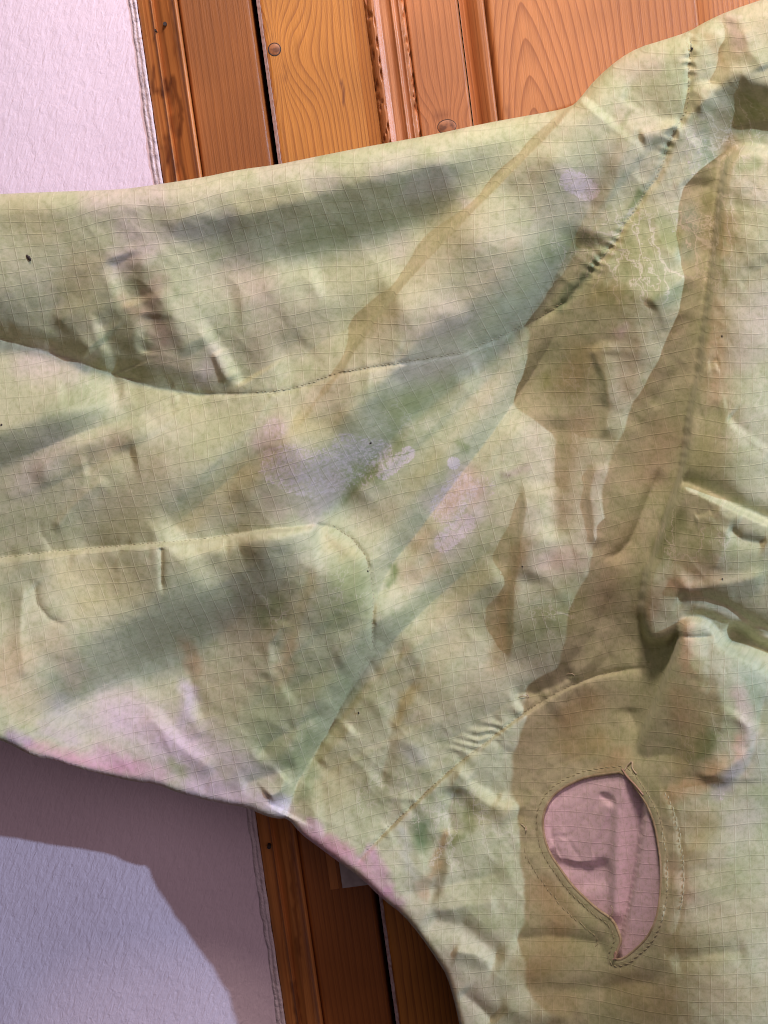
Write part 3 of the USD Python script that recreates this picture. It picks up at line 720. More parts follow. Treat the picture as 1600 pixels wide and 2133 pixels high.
bump([(555, 1660), (585, 1650), (600, 1620)], 12, 20, 10)
bump([(735, 1510), (700, 1550), (660, 1590)], 9, 22, 18)
bump([(640, 1620), (650, 1680), (662, 1750)], 6, 12, 12)
bump([(668, 1610), (675, 1680), (680, 1745)], -6, 8, 10)
# crumples of the body below
bump([(830, 1370), (860, 1362), (885, 1385)], 7, 8, 14)
bump([(770, 1420), (830, 1405), (880, 1395)], -6, 12, 14)
bump([(780, 1440), (790, 1490), (810, 1530), (800, 1600)], 6, 12, 16)
bump([(870, 1400), (830, 1460), (815, 1530), (800, 1600), (790, 1650)], -7, 16, 20)
bump([(820, 1540), (870, 1560), (900, 1600)], 7, 12, 14)
bump([(700, 1610), (740, 1625), (780, 1620)], 5, 14, 12)
bump([(945, 1605), (975, 1640), (1010, 1670), (1050, 1690), (1095, 1690)], 11, 16, 26, (0.1, 0.2))
bump([(975, 1620), (1020, 1640), (1045, 1665)], -8, 16, 20)
bump([(950, 1640), (930, 1690), (945, 1740)], -9, 18, 20)
bump([(1045, 1560), (1050, 1610), (1060, 1660)], -6, 14, 12)
bump([(900, 1880), (908, 1820), (920, 1750)], -9, 14, 12)
bump([(885, 1880), (880, 1800), (850, 1740)], 7, 14, 12)
bump([(925, 1880), (930, 1800), (935, 1740)], 6, 10, 14)
bump([(880, 1910), (960, 1935), (1010, 1965), (1045, 2020)], -14, 24, 26)
bump([(940, 1985), (985, 1990), (1030, 2010)], 9, 18, 18)
bump([(830, 1870), (900, 1850), (1000, 1830), (1060, 1810)], -7, 20, 20)
bump([(900, 1900), (960, 1890), (1040, 1880)], 6, 18, 18)
bump([(960, 2060), (1000, 2095), (1035, 2133)], -9, 18, 20)
# soft vertical folds of the body: right side lit, left side turned away
for pts, a, wl, wr in [
        ([(1265, 705), (1240, 735), (1262, 790), (1268, 850), (1255, 920)], 10, 36, 10),
        ([(1240, 960), (1232, 1030), (1240, 1100), (1246, 1145)], 8, 34, 10),
        ([(1165, 860), (1160, 960), (1155, 1060), (1150, 1130)], -9, 26, 36),
        ([(1090, 1000), (1094, 1060), (1086, 1130), (1075, 1200), (1066, 1280), (1062, 1390)], 11, 44, 9),
        ([(1040, 1240), (1032, 1310), (1030, 1400)], -8, 14, 16),
        ([(1140, 1000), (1130, 1100), (1110, 1220)], 6, 30, 34),
        ([(1040, 980), (1075, 990), (1110, 985)], 4, 12, 12)]:
    bump(pts, a, wl, wr)
bump([(1060, 1450), (1110, 1440), (1160, 1425), (1200, 1400)], -9, 18, 12)
bump([(1382, 975), (1350, 1040), (1314, 1125), (1282, 1155), (1250, 1170)], -10, 22, 10)
bump([(1262, 1130), (1230, 1160), (1190, 1150)], 4, 14, 14)
bump([(1272, 1225), (1262, 1260), (1234, 1322), (1187, 1378), (1160, 1425)], -12, 16, 10)
bump([(1425, 750), (1400, 790), (1375, 820), (1355, 850)], -8, 16, 14)
bump([(1440, 560), (1400, 600), (1350, 640)], 6, 24, 16)
bump([(1450, 640), (1410, 660), (1370, 665)], 6, 14, 12)
bump([(1420, 700), (1390, 690), (1350, 700)], -5, 12, 12)
# pleats where the body seam gathers into the shade
bump([(1345, 1392), (1290, 1398), (1230, 1412), (1180, 1435)], -9, 9, 9, (0.05, 0.2))
bump([(1160, 1445), (1200, 1410), (1240, 1370), (1262, 1345)], 7, 12, 12)
bump([(1220, 1425), (1250, 1385), (1280, 1360)], -8, 9, 12)
bump([(1330, 1410), (1345, 1370), (1360, 1345)], -9, 10, 10)
bump([(1370, 1395), (1365, 1360), (1370, 1330)], -8, 10, 10)
bump([(1290, 1500), (1270, 1545), (1262, 1580), (1225, 1590), (1150, 1600)], -8, 12, 12)
bump([(1180, 1455), (1210, 1470), (1225, 1490)], -5, 10, 12)
bump([(1305, 1470), (1330, 1530), (1310, 1590)], -8, 20, 16)
for k in range(9):      # little gathers around the top of the opening
    a_ = math.radians(150 + 13 * k)
    bump([(1235 + 120 * math.cos(a_) , 1720 + 100 * math.sin(a_)), (1235 + 165 * math.cos(a_), 1720 + 140 * math.sin(a_))], 4.5 * (-1) ** k, 8, 8, (0.2, 0.3))
# body seam: gathered, its lower edge standing proud
step([(1345, 1392), (1230, 1412), (1130, 1462), (1040, 1525), (945, 1600), (850, 1690), (750, 1790)][::-1], 7, 6, 50, (0.15, 0.1))
sd_, st_ = along(SEAM_BODY, GX, GY)
gath = np.sin(st_ * 135 + 26 * (fbm2(GX, GY, 80, 77, 2) - 0.5))
Hh += 1.7 * gath * (0.3 + 1.5 * fbm2(GX, GY, 36, 84, 2)) * np.exp(-((sd_ + 20) / 24) ** 2) * ss(st_, 0.32, 0.45) * (1 - ss(st_, 0.72, 0.9))
Hh += 1.2 * gath * np.exp(-(sd_ / 22) ** 2) * (1 - ss(st_, 0.3, 0.45)) * ss(st_, 0.02, 0.1)
# armhole seam: puckered
sd_, st_ = along(ARMHOLE, GX, GY)
Hh += -5 * np.exp(-(sd_ / 8) ** 2) + 2.2 * np.sin(st_ * 190 + 16 * fbm2(GX, GY, 50, 78, 2)) * np.exp(-((sd_ - 2) / 13) ** 2) * ss(fbm2(GX, GY, 60, 79, 2), 0.38, 0.6)
bump([(1290, 195), (1340, 225), (1385, 248), (1425, 250)], -6, 26, 12)
bump([(1330, 285), (1380, 275), (1420, 258)], 9, 12, 24)
bump([(1420, 255), (1450, 225), (1490, 195)], 9, 8, 14)
bump([(1520, 30), (1514, 90), (1500, 140), (1475, 190)], -13, 20, 26)
bump([(1545, 60), (1560, 110), (1590, 150)], 7, 20, 20)
bump([(1400, 395), (1430, 370), (1470, 368), (1500, 365)], 9, 14, 10)
bump([(1415, 390), (1450, 388), (1480, 392)], -9, 9, 14)
bump([(1395, 320), (1430, 310), (1450, 340)], 5, 12, 14)
bump([(1460, 270), (1490, 300), (1500, 340)], -6, 16, 16)
# the overhanging yoke and the pocket of shade below it
step([(1420, 250), (1455, 222), (1500, 184), (1540, 168), (1580, 182), (1640, 215), (1775, 260)][::-1], 10, 60, 110, (0.02, 0.3))

bump([(1640, 255), (1560, 250), (1520, 275), (1500, 330), (1490, 400), (1484, 480)], -14, 34, 38, (0.02, 0.3))

bump([(1440, 228), (1500, 176), (1545, 158), (1600, 180), (1680, 215)], 5, 26, 34, (0.1, 0.02))
# the cloth swells just left of the flap's shadow
bump([(1440, 380), (1400, 560), (1335, 720), (1290, 900), (1235, 1110), (1185, 1310), (1150, 1450)], 20, 60, 165, (0.3, 0.15))

# ---- the front flap at the right, in front of everything left of it
cover_layer([(2300, 440)] + FLAP[1:-1] + [(2300, 1540)],
            [(2100, 420, 335), (2100, 900, 345), (2100, 1400, 372), (1900, 700, 335), (1900, 1150, 400), (1520, 330, 310), (1600, 320, 326), (1700, 340, 336), (1510, 480, 316), (1560, 500, 344), (1490, 700, 316), (1540, 700, 340), (1470, 850, 326), (1530, 850, 364), (1440, 1000, 338), (1520, 960, 380),
             (1620, 600, 340), (1620, 800, 356), (1620, 1000, 376), (1750, 800, 346), (1420, 1080, 338), (1400, 1150, 338), (1380, 1250, 334), (1360, 1300, 322), (1480, 1150, 384), (1480, 1220, 370), (1600, 1180, 394), (1600, 1280, 378), (1750, 1150, 392), (1560, 1330, 350), (1420, 1290, 338), (1700, 1380, 368), (1480, 1290, 352)], 22)
bump([(1416, 1004), (1450, 1018), (1500, 1042), (1550, 1066), (1640, 1105)], -20, 24, 6, (0.04, 0.05))
step([(1416, 1004), (1450, 1018), (1500, 1042), (1550, 1066), (1640, 1105)], 11, 20, 60, (0.1, 0.05))
bump([(1515, 868), (1535, 895), (1565, 920), (1620, 955)], -13, 16, 12, (0.06, 0.1))
step([(1508, 862), (1535, 893), (1570, 918), (1620, 950)], 5, 18, 40)
bump([(1475, 760), (1492, 752), (1500, 756)], -7, 7, 7)
bump([(1462, 775), (1480, 762), (1498, 766)], 6, 10, 8)
bump([(1455, 850), (1485, 832), (1515, 838)], 8, 16, 12)
bump([(1440, 860), (1470, 870), (1500, 845)], -6, 12, 12)
bump([(1495, 560), (1560, 540), (1620, 520)], 4, 14, 14)
bump([(1510, 450), (1560, 445), (1620, 452)], 5, 10, 12)
bump([(1540, 600), (1570, 570), (1610, 545)], -5, 14, 16)
bump([(1445, 1082), (1465, 1078), (1485, 1068)], 8, 8, 12)
bump([(1448, 1074), (1468, 1070), (1484, 1060)], -8, 6, 8)
bump([(1500, 1095), (1512, 1120), (1500, 1160), (1490, 1190)], 6, 10, 12)
bump([(1515, 1100), (1545, 1120), (1600, 1130)], -9, 12, 18)
bump([(1490, 1060), (1510, 1080), (1545, 1085)], 7, 10, 12)
bump([(1400, 1200), (1440, 1225), (1500, 1215), (1600, 1200)], 9, 16, 24)
bump([(1520, 1250), (1570, 1230), (1640, 1222)], -7, 16, 16)
# the two pleats above the lower bulge
CR1 = [(1408, 1238), (1440, 1239), (1470, 1244), (1515, 1263), (1555, 1288), (1605, 1314), (1700, 1350)]
CR2 = [(1412, 1292), (1425, 1283), (1455, 1278), (1486, 1287), (1514, 1301), (1555, 1313), (1605, 1323), (1700, 1335)]
bump(CR1, -26, 8, 17, (0.06, 0.03))
bump([(1440, 1258), (1475, 1264), (1515, 1282), (1555, 1301), (1610, 1318)], 7, 9, 9, (0.08, 0.1))
bump(CR2, -24, 7, 14, (0.08, 0.03))
bump([(1505, 1318), (1540, 1332), (1590, 1352), (1660, 1380), (1760, 1410)], -60, 16, 24, (0.1, 0.05))
# the lower bulge below the pleats
cover_layer([(2300, 1570), (1775, 1450), (1690, 1425), (1625, 1410), (1592, 1390), (1560, 1368), (1520, 1352), (1500, 1338), (1494, 1318), (1482, 1300), (1455, 1288), (1428, 1290), (1415, 1302), (1412, 1330), (1395, 1390), (1370, 1450), (1345, 1510), (1330, 1545), (1335, 1600), (1390, 1640), (2300, 1640)],
            [(2100, 1540, 432), (2100, 1640, 444), (1900, 1550, 440), (1440, 1300, 370), (1420, 1340, 368), (1480, 1320, 372), (1400, 1410, 364), (1370, 1480, 348), (1345, 1540, 330), (1360, 1600, 340), (1470, 1400, 412), (1450, 1480, 410), (1430, 1560, 400), (1540, 1400, 428), (1600, 1440, 430), (1520, 1500, 440), (1600, 1520, 440), (1500, 1600, 442), (1600, 1640, 446), (1420, 1640, 398), (1750, 1500, 430), (1750, 1640, 440), (1390, 1640, 378)], 18)
bump([(1412, 1328), (1440, 1327), (1470, 1325), (1490, 1324)], -8, 5, 7, (0.05, 0.1), True)
bump([(1432, 1290), (1436, 1330), (1440, 1380), (1450, 1420)], 5, 14, 10)
bump([(1468, 1300), (1478, 1360), (1480, 1430), (1472, 1500)], -7, 10, 14)
bump([(1435, 1410), (1460, 1424), (1475, 1430)], -5, 8, 8)
bump([(1500, 1430), (1508, 1480), (1500, 1530)], 5, 10, 14)
bump([(1600, 1440), (1580, 1520), (1560, 1590), (1520, 1640)], -6, 14, 20)
bump([(1520, 1470), (1555, 1510), (1560, 1560), (1520, 1600), (1450, 1630)], 7, 22, 20)
bump([(1385, 1500), (1395, 1550), (1410, 1610)], -5, 12, 12)
bump([(1370, 1640), (1420, 1625), (1470, 1618)], -8, 14, 14)
# right of the opening: gentle cross wrinkles, drawn in by the stitches
for k, (yy, a) in enumerate([(1690, 4), (1735, -5), (1775, 5), (1815, -7), (1850, 5), (1900, -4), (1940, 4), (1985, -4)]):
    bump([(1380, yy - 4), (1420, yy + 4), (1480, yy - 2), (1560, yy - 12)], a, 11, 13, (0.05, 0.5))
bump([(1395, 2010), (1470, 1990), (1560, 1975)], -5, 18, 22)
bump([(1060, 1960), (1150, 1950), (1250, 1965), (1280, 2000)], -10, 16, 22)
bump([(1070, 2040), (1160, 2070), (1280, 2060), (1400, 2040)], -7, 22, 26)
bump([(1040, 2090), (1120, 2120), (1200, 2133)], 6, 24, 24)
bump([(1275, 2005), (1262, 2050), (1255, 2120)], -6, 8, 12, (0.05, 0.3))
bump([(1110, 1640), (1130, 1660), (1150, 1700)], 3, 12, 12)

# ---- seams, fine creases, the hem of the opening
rgc = np.random.default_rng(41)
for s_, cnt, lo_, hi_ in ((SEAM_UP, 26, -1, 1), (SEAM_LOW, 18, -1, 1), (SEAM_CURVE, 12, -1, 1), (VALLEY, 14, -1, 1), (SEAM_BODY, 24, -1, 1), (ARMHOLE, 20, -1, 1)):
    q = resample(s_, 4.0); q = q[(q[:, 0] > -60)]
    for k in rgc.integers(3, len(q) - 3, cnt):
        dv = q[k + 2] - q[k - 2]; dv /= np.linalg.norm(dv); nv = np.array([-dv[1], dv[0]]) * (1 if rgc.random() < 0.5 else -1)
        sl = rgc.normal(0, 0.45); L = rgc.uniform(28, 80)
        e1 = q[k] + nv * 3; e2 = e1 + (nv + dv * sl) * L * 0.5; e3 = e2 + (nv + dv * (sl + rgc.normal(0, 0.35))) * L * 0.5
        bump([tuple(e1), tuple(e2), tuple(e3)], rgc.choice([-1, 1]) * rgc.uniform(2.5, 6.0), rgc.uniform(4, 7), rgc.uniform(6, 14), (0.05, 0.6))
for s_, dpt in ((SEAM_UP, 4.0), (SEAM_LOW, 3.5), (SEAM_CURVE, 4.0), (SEAM_BODY, 4.0)):
    sd_, st_ = along(s_, GX, GY)
    Hh += -dpt * np.exp(-(np.abs(sd_) / 4.5) ** 1.5)
    puck = np.sin(st_ * np.linalg.norm(np.diff(np.array(s_), axis=0), axis=1).sum() / 7.5 + 7 * fbm2(GX, GY, 60, 81, 2))
    Hh += 0.8 * puck * np.exp(-(sd_ / 20) ** 2)
hd = np.full(GX.shape, 1e3)
win = (slice(int((1500 - MY0) / ST), int((2100 - MY0) / ST)), slice(int((1000 - MX0) / ST), int((1500 - MX0) / ST)))
hd[win] = shapely.distance(HOLEP.exterior, shapely.points(GX[win], GY[win]))
hn = 0.3 + 1.2 * fbm2(GX, GY, 40, 83, 2)
Hh += hn * (1.6 * np.exp(-((hd - 7) / 7) ** 2) - 1.3 * np.exp(-((hd - 16) / 4.5) ** 2) + 0.7 * np.exp(-((hd - 32) / 10) ** 2) - 1.2 * np.exp(-((hd - 47) / 5) ** 2) * ss(1985 - GY, 0, 60) * ss(np.abs(GX - 1300), 30, 70))
# crumple: crease-like noise, stronger where the cloth is stiff and puckered
wx1 = GX + 40 * (fbm2(GX, GY, 130, 91, 3) - 0.5); wy1 = GY + 40 * (fbm2(GX, GY, 130, 92, 3) - 0.5)
ca, sa = math.cos(-0.75), math.sin(-0.75)
ru, rv = wx1 * ca - wy1 * sa, wx1 * sa + wy1 * ca
ridged = 1 - np.abs(2 * fbm2(ru * 0.5, rv, 62, 93, 3) - 1)
stiff = np.clip(0.30 + 0.8 * np.exp(-(((GX - 900) / 260) ** 2 + ((GY - 1650) / 240) ** 2)) + 0.6 * np.exp(-(((GX - 1480) / 160) ** 2 + ((GY - 420) / 260) ** 2)) + 0.5 * np.exp(-(((GX - 350) / 260) ** 2 + ((GY - 1480) / 200) ** 2)) + 0.4 * np.exp(-(((GX - 300) / 200) ** 2 + ((GY - 660) / 160) ** 2)), 0, 1.2)
Hh += (ridged - 0.6) * 7.0 * stiff
Hh += (fbm2(GX, GY, 46, 95, 3) - 0.5) * 6.0 * (0.35 + stiff * 0.65) + (fbm2(GX, GY, 15, 96, 2) - 0.5) * 1.3 * (0.4 + 0.6 * stiff)
# the whole garment hangs off the wall, its lower ends further than its shoulder
Hh += 70.0 + 120 * ss(GY, 1600, 2200) + 175 * ss(GY, 1150, 1560) * ss(480 - GX, 0, 600) + 45 * ss(GY, 1300, 1680) * ss(1150 - GX, 0, 520)
# round the cliff at the edge of each overlying fold
from scipy.ndimage import gaussian_filter
edge_m = np.zeros(Hh.shape)
for P in LAYER_EDGES:
    bx0, by0, bx1, by1 = P.bounds
    w = window([(bx0, by0), (min(bx1, MX1), by1)], 40)
    edge_m[w] = np.maximum(edge_m[w], 1 - ss(shapely.distance(P.exterior, shapely.points(GX[w], GY[w])), 9, 20))
Hh = Hh * (1 - edge_m) + gaussian_filter(Hh, 1.35) * edge_m

# ------------------------------------------------------------------ the dye: colours as they look in full light
C, PCH, G, DG, SG, OL = (204, 207, 166), (210, 203, 172), (170, 182, 130), (122, 142, 92), (188, 196, 152), (182, 172, 118)
PW, PK, HOT, LAV, MINT, TEAL, PLE = (224, 208, 200), (216, 170, 182), (220, 150, 196), (204, 192, 202), (196, 210, 178), (158, 180, 156), (222, 218, 184)


def dye_all(x, y):
    n1 = fbm2(x, y, 150, 201, 4); n2 = fbm2(x, y, 95, 202, 4); n3 = fbm2(x, y, 48, 203, 4); n4 = fbm2(x, y, 200, 204, 3)
    col = np.tile(lin(C), (len(x), 1))

    def over(c, a):
        nonlocal col
        a = np.clip(a, 0, 1)[:, None]
        col = col * (1 - a) + lin(c) * a
    over(SG, ss(n1, 0.40, 0.66) * 0.55)
    over(G, ss(n2, 0.52, 0.74) * 0.32)
    over(PCH, ss(n4, 0.50, 0.70) * 0.32)
    over(PLE, ss(n3, 0.54, 0.72) * 0.36)
    over(OL, ss(1 - n2, 0.56, 0.78) * 0.2)
    n5 = fbm2(x, y, 22, 205, 3); n6 = fbm2(x, y, 34, 206, 3)
    over(PLE, ss(n5, 0.55, 0.72) * 0.35)
    over(G, ss(n6, 0.56, 0.72) * 0.30)
    wx2 = x + 46 * (fbm2(x, y, 60, 211, 4) - 0.5) + 14 * (fbm2(x, y, 14, 213, 2) - 0.5)
    wy2 = y + 46 * (fbm2(x, y, 60, 212, 4) - 0.5) + 14 * (fbm2(x, y, 14, 214, 2) - 0.5)

    def blob(pts, r, c, s=0.6, hard=0.0):
        p = np.array(pts, float)
        R = r * 1.9 + 60
        m = (x > p[:, 0].min() - R) & (x < p[:, 0].max() + R) & (y > p[:, 1].min() - R) & (y < p[:, 1].max() + R)
        ii = np.where(m)[0]
        if len(ii) == 0:
            return
        if len(p) == 1:
            d = np.hypot(wx2[ii] - p[0, 0], wy2[ii] - p[0, 1])
        else:
            d = np.abs(along(p, wx2[ii], wy2[ii])[0])
        a = (1 - ss(d / r, hard * 0.9, 1.35 - 0.35 * hard)) * s * 0.85 * (0.7 + 0.6 * n3[ii])
        a = np.clip(a, 0, 1)[:, None]
        col[ii] = col[ii] * (1 - a) + lin(c) * a

    # upper sleeve
    for q in [([(80, 470), (40, 450)], 60, OL, .5), ([(150, 430)], 40, SG, .6), ([(200, 415), (300, 405), (330, 400)], 45, PW, .75), ([(400, 410), (470, 385)], 40, PLE, .7), ([(270, 470), (300, 520), (250, 545)], 46, PW, .8),
              ([(560, 360), (640, 345)], 30, PW, .35), ([(500, 440), (640, 420), (780, 380)], 46, (206, 200, 150), .6), ([(870, 400), (920, 385)], 50, PW, .5), ([(330, 590), (320, 650), (352, 710)], 30, (178, 148, 128), .75),
              ([(140, 600), (190, 640)], 40, OL, .5), ([(300, 660), (260, 620)], 22, (196, 160, 130), .5), ([(440, 580), (540, 610)], 50, PCH, .6), ([(560, 640), (500, 560)], 55, (206, 188, 168), .6),
              ([(620, 510), (760, 470), (930, 420)], 42, (158, 160, 106), .6), ([(700, 560), (790, 620), (740, 680)], 60, (180, 184, 134), .65), ([(640, 680), (560, 720)], 60, (178, 164, 132), .6), ([(450, 740), (420, 790)], 30, PW, .55), ([(380, 760), (330, 745)], 30, (182, 156, 130), .6),
              ([(1000, 300), (1080, 280)], 40, (200, 204, 152), .6), ([(900, 470), (1000, 400)], 50, (196, 196, 148), .6), ([(970, 420)], 22, PW, .5), ([(830, 520)], 30, PW, .4), ([(180, 560)], 60, (206, 188, 140), .6),
              ([(650, 380), (700, 370)], 26, PW, .4), ([(790, 345), (860, 335)], 30, PW, .35), ([(500, 480), (420, 500)], 40, (190, 186, 150), .5), ([(350, 480), (470, 460)], 30, LAV, .3)]:
        blob(*q)
    # along the ridge and the hollows
    for q in [([(430, 1080), (590, 930), (730, 780), (880, 600), (1030, 450)], 42, (212, 200, 164), .35), ([(640, 850), (560, 960), (470, 1060)], 20, (204, 194, 132), .45), ([(1060, 520), (1000, 600), (900, 700)], 50, (218, 196, 160), .5),
              ([(1280, 320), (1230, 410), (1180, 520), (1130, 620), (1010, 720)], 34, (172, 180, 158), .6), ([(930, 640), (870, 690), (960, 670)], 44, (182, 172, 158), .6), ([(1190, 375), (1215, 400), (1175, 360)], 24, PW, .6), ([(1215, 375)], 34, PW, .6),
              ([(1350, 260), (1300, 240)], 30, (214, 190, 178), .55), ([(1290, 330), (1350, 360)], 36, PCH, .5), ([(1330, 210), (1380, 230), (1290, 260)], 40, SG, .55), ([(1390, 150), (1430, 180), (1420, 240)], 30, (180, 196, 148), .6), ([(1300, 145), (1360, 130)], 34, PW, .4),
              ([(1150, 440), (1230, 400)], 44, (204, 192, 168), .5), ([(1100, 380), (1150, 340)], 30, (206, 200, 160), .5), ([(1160, 530), (1200, 510)], 34, G, .6), ([(1050, 640)], 26, MINT, .5),
              ([(1240, 540), (1200, 600), (1170, 640)], 15, (112, 140, 108), .75), ([(1310, 430), (1330, 410)], 11, (108, 128, 52), .85), ([(1385, 320), (1392, 305)], 12, (130, 152, 96), .7), ([(1300, 245), (1310, 232)], 10, (140, 150, 96), .6), ([(1290, 262), (1295, 255)], 10, G, .5)]:
        blob(*q)
    # middle of the sleeve
    for q in [([(150, 770), (60, 760)], 44, PW, .65), ([(100, 860), (180, 830)], 44, (160, 176, 134), .65), ([(20, 800), (40, 880)], 40, SG, .5), ([(120, 930), (60, 1000)], 44, PW, .45), ([(240, 930), (180, 960)], 44, (184, 160, 122), .6), ([(300, 830), (400, 850)], 44, (204, 206, 150), .6), ([(480, 880), (420, 930)], 50, (196, 204, 150), .6),
              ([(570, 890), (545, 920)], 30, PW, .8), ([(330, 960), (260, 1040)], 50, (188, 176, 136), .5), ([(60, 1080), (150, 1110)], 46, (180, 184, 140), .6), ([(230, 1100), (330, 1080)], 46, (180, 178, 120), .55), ([(500, 980), (430, 1040), (380, 1090)], 30, (206, 192, 126), .5),
              ([(600, 960), (650, 1000), (690, 985)], 62, (220, 204, 188), .6), ([(620, 1060), (560, 1060)], 40, (190, 176, 156), .6), ([(690, 1010), (660, 1070)], 34, (206, 184, 186), .55), ([(720, 880), (640, 890)], 40, (196, 190, 124), .5),
              ([(830, 860), (880, 820), (920, 800)], 46, (170, 174, 108), .65), ([(760, 980), (820, 930)], 46, (142, 152, 92), .65), ([(720, 960), (790, 940)], 26, (196, 190, 186), .5), ([(870, 1000), (900, 960)], 40, (178, 176, 116), .6), ([(760, 1010), (720, 1040), (790, 990)], 14, (120, 138, 70), .6),
              ([(960, 920), (965, 935)], 14, (132, 150, 82), .8), ([(720, 790), (650, 830)], 34, (216, 204, 172), .5), ([(850, 770), (960, 750)], 44, (214, 198, 182), .6), ([(1000, 850), (1060, 800)], 46, (210, 196, 160), .5),
              ([(920, 1050), (960, 1000), (990, 1020)], 44, (226, 200, 184), .9), ([(1000, 1070), (960, 1110), (930, 1135)], 36, (212, 200, 196), .6), ([(880, 1130), (900, 1180), (860, 1200)], 40, (208, 186, 148), .6), ([(830, 1180), (815, 1212)], 11, (120, 138, 76), .9), ([(800, 1060), (760, 1080)], 44, (204, 192, 160), .5),
              ([(1055, 985), (1100, 985)], 14, (184, 168, 158), .8), ([(1058, 992)], 5, (120, 90, 84), .8), ([(1130, 780), (1135, 800)], 15, (160, 168, 104), .7), ([(1120, 900), (1130, 1000)], 40, (214, 206, 180), .6), ([(1100, 1060), (1085, 1200)], 24, (210, 208, 184), .7),
              ([(1290, 700), (1310, 760), (1290, 840)], 40, (206, 200, 168), .6), ([(1295, 690)], 18, PW, .7), ([(1215, 740), (1180, 800)], 44, (178, 162, 112), .7), ([(1200, 880), (1190, 980), (1170, 1080)], 44, (192, 172, 138), .6), ([(1250, 990), (1240, 1060), (1230, 1120)], 34, (208, 190, 170), .6),
              ([(1130, 1170), (1200, 1165)], 36, (222, 196, 178), .65), ([(1130, 1270), (1170, 1290), (1190, 1240), (1120, 1310)], 46, (152, 160, 106), .8), ([(1180, 1240), (1120, 1250)], 16, MINT, .4), ([(1050, 1260), (1045, 1350), (1040, 1390)], 26, (190, 164, 112), .6), ([(1080, 1130), (1060, 1240)], 20, (190, 162, 112), .55),
              ([(960, 1300), (900, 1400)], 50, (206, 192, 146), .5), ([(1000, 1420), (1080, 1400)], 50, (192, 176, 146), .5), ([(1120, 1400), (1160, 1390)], 34, (196, 186, 160), .5)]:
        blob(*q)
    # lower sleeve
    for q in [([(150, 1190), (260, 1220), (180, 1260)], 60, (216, 206, 150), .65), ([(20, 1240), (60, 1200)], 40, (160, 172, 140), .6), ([(390, 1180), (470, 1160)], 40, (210, 204, 152), .6), ([(40, 1370), (20, 1420), (60, 1460)], 60, (212, 184, 146), .7), ([(110, 1330), (160, 1400)], 40, (200, 172, 140), .5),
              ([(400, 1300), (500, 1250), (300, 1360)], 44, (170, 170, 136), .6), ([(560, 1260), (590, 1290), (530, 1280)], 34, (146, 158, 100), .6), ([(470, 1300), (520, 1340)], 40, (204, 192, 160), .5), ([(720, 1190), (750, 1260), (700, 1280)], 48, (156, 170, 112), .75), ([(640, 1200), (620, 1280), (600, 1320)], 24, (200, 178, 116), .6), ([(390, 1350), (410, 1390)], 24, (212, 168, 120), .7), ([(600, 1350), (575, 1420)], 26, (204, 170, 120), .65), ([(690, 1140), (720, 1150)], 24, (212, 204, 150), .7), ([(710, 1320), (750, 1310)], 26, (206, 214, 168), .6),
              ([(430, 1440), (500, 1430)], 60, (196, 182, 144), .5), ([(620, 1420), (560, 1480), (690, 1420)], 60, (142, 152, 104), .7), ([(560, 1550), (610, 1580), (650, 1530)], 50, (140, 154, 104), .75), ([(480, 1480), (440, 1520)], 44, (180, 172, 128), .5),
              ([(250, 1490), (340, 1540), (400, 1560), (460, 1600)], 72, (224, 202, 208), 1.0), ([(130, 1480), (170, 1500)], 44, (196, 184, 190), .6), ([(100, 1525), (160, 1545)], 28, (206, 180, 192), .6), ([(385, 1440), (390, 1500)], 22, (216, 200, 220), .7), ([(60, 1560), (110, 1580), (200, 1592), (280, 1610)], 26, (222, 164, 178), .9), ([(210, 1570), (330, 1620)], 34, (224, 186, 194), .9), ([(400, 1640), (480, 1660), (560, 1680)], 40, (222, 200, 206), .9), ([(250, 1600), (290, 1600)], 20, (208, 156, 172), .5),
              ([(360, 1590), (380, 1605)], 18, (168, 176, 120), .7), ([(450, 1590), (480, 1620)], 30, (184, 182, 140), .6), ([(570, 1690), (590, 1675)], 20, (228, 226, 238), .8), ([(500, 1630), (540, 1650)], 26, (196, 182, 188), .6), ([(560, 1610), (520, 1600)], 30, (206, 196, 196), .5), ([(20, 1530), (60, 1545)], 20, (190, 150, 190), .7)]:
        blob(*q)
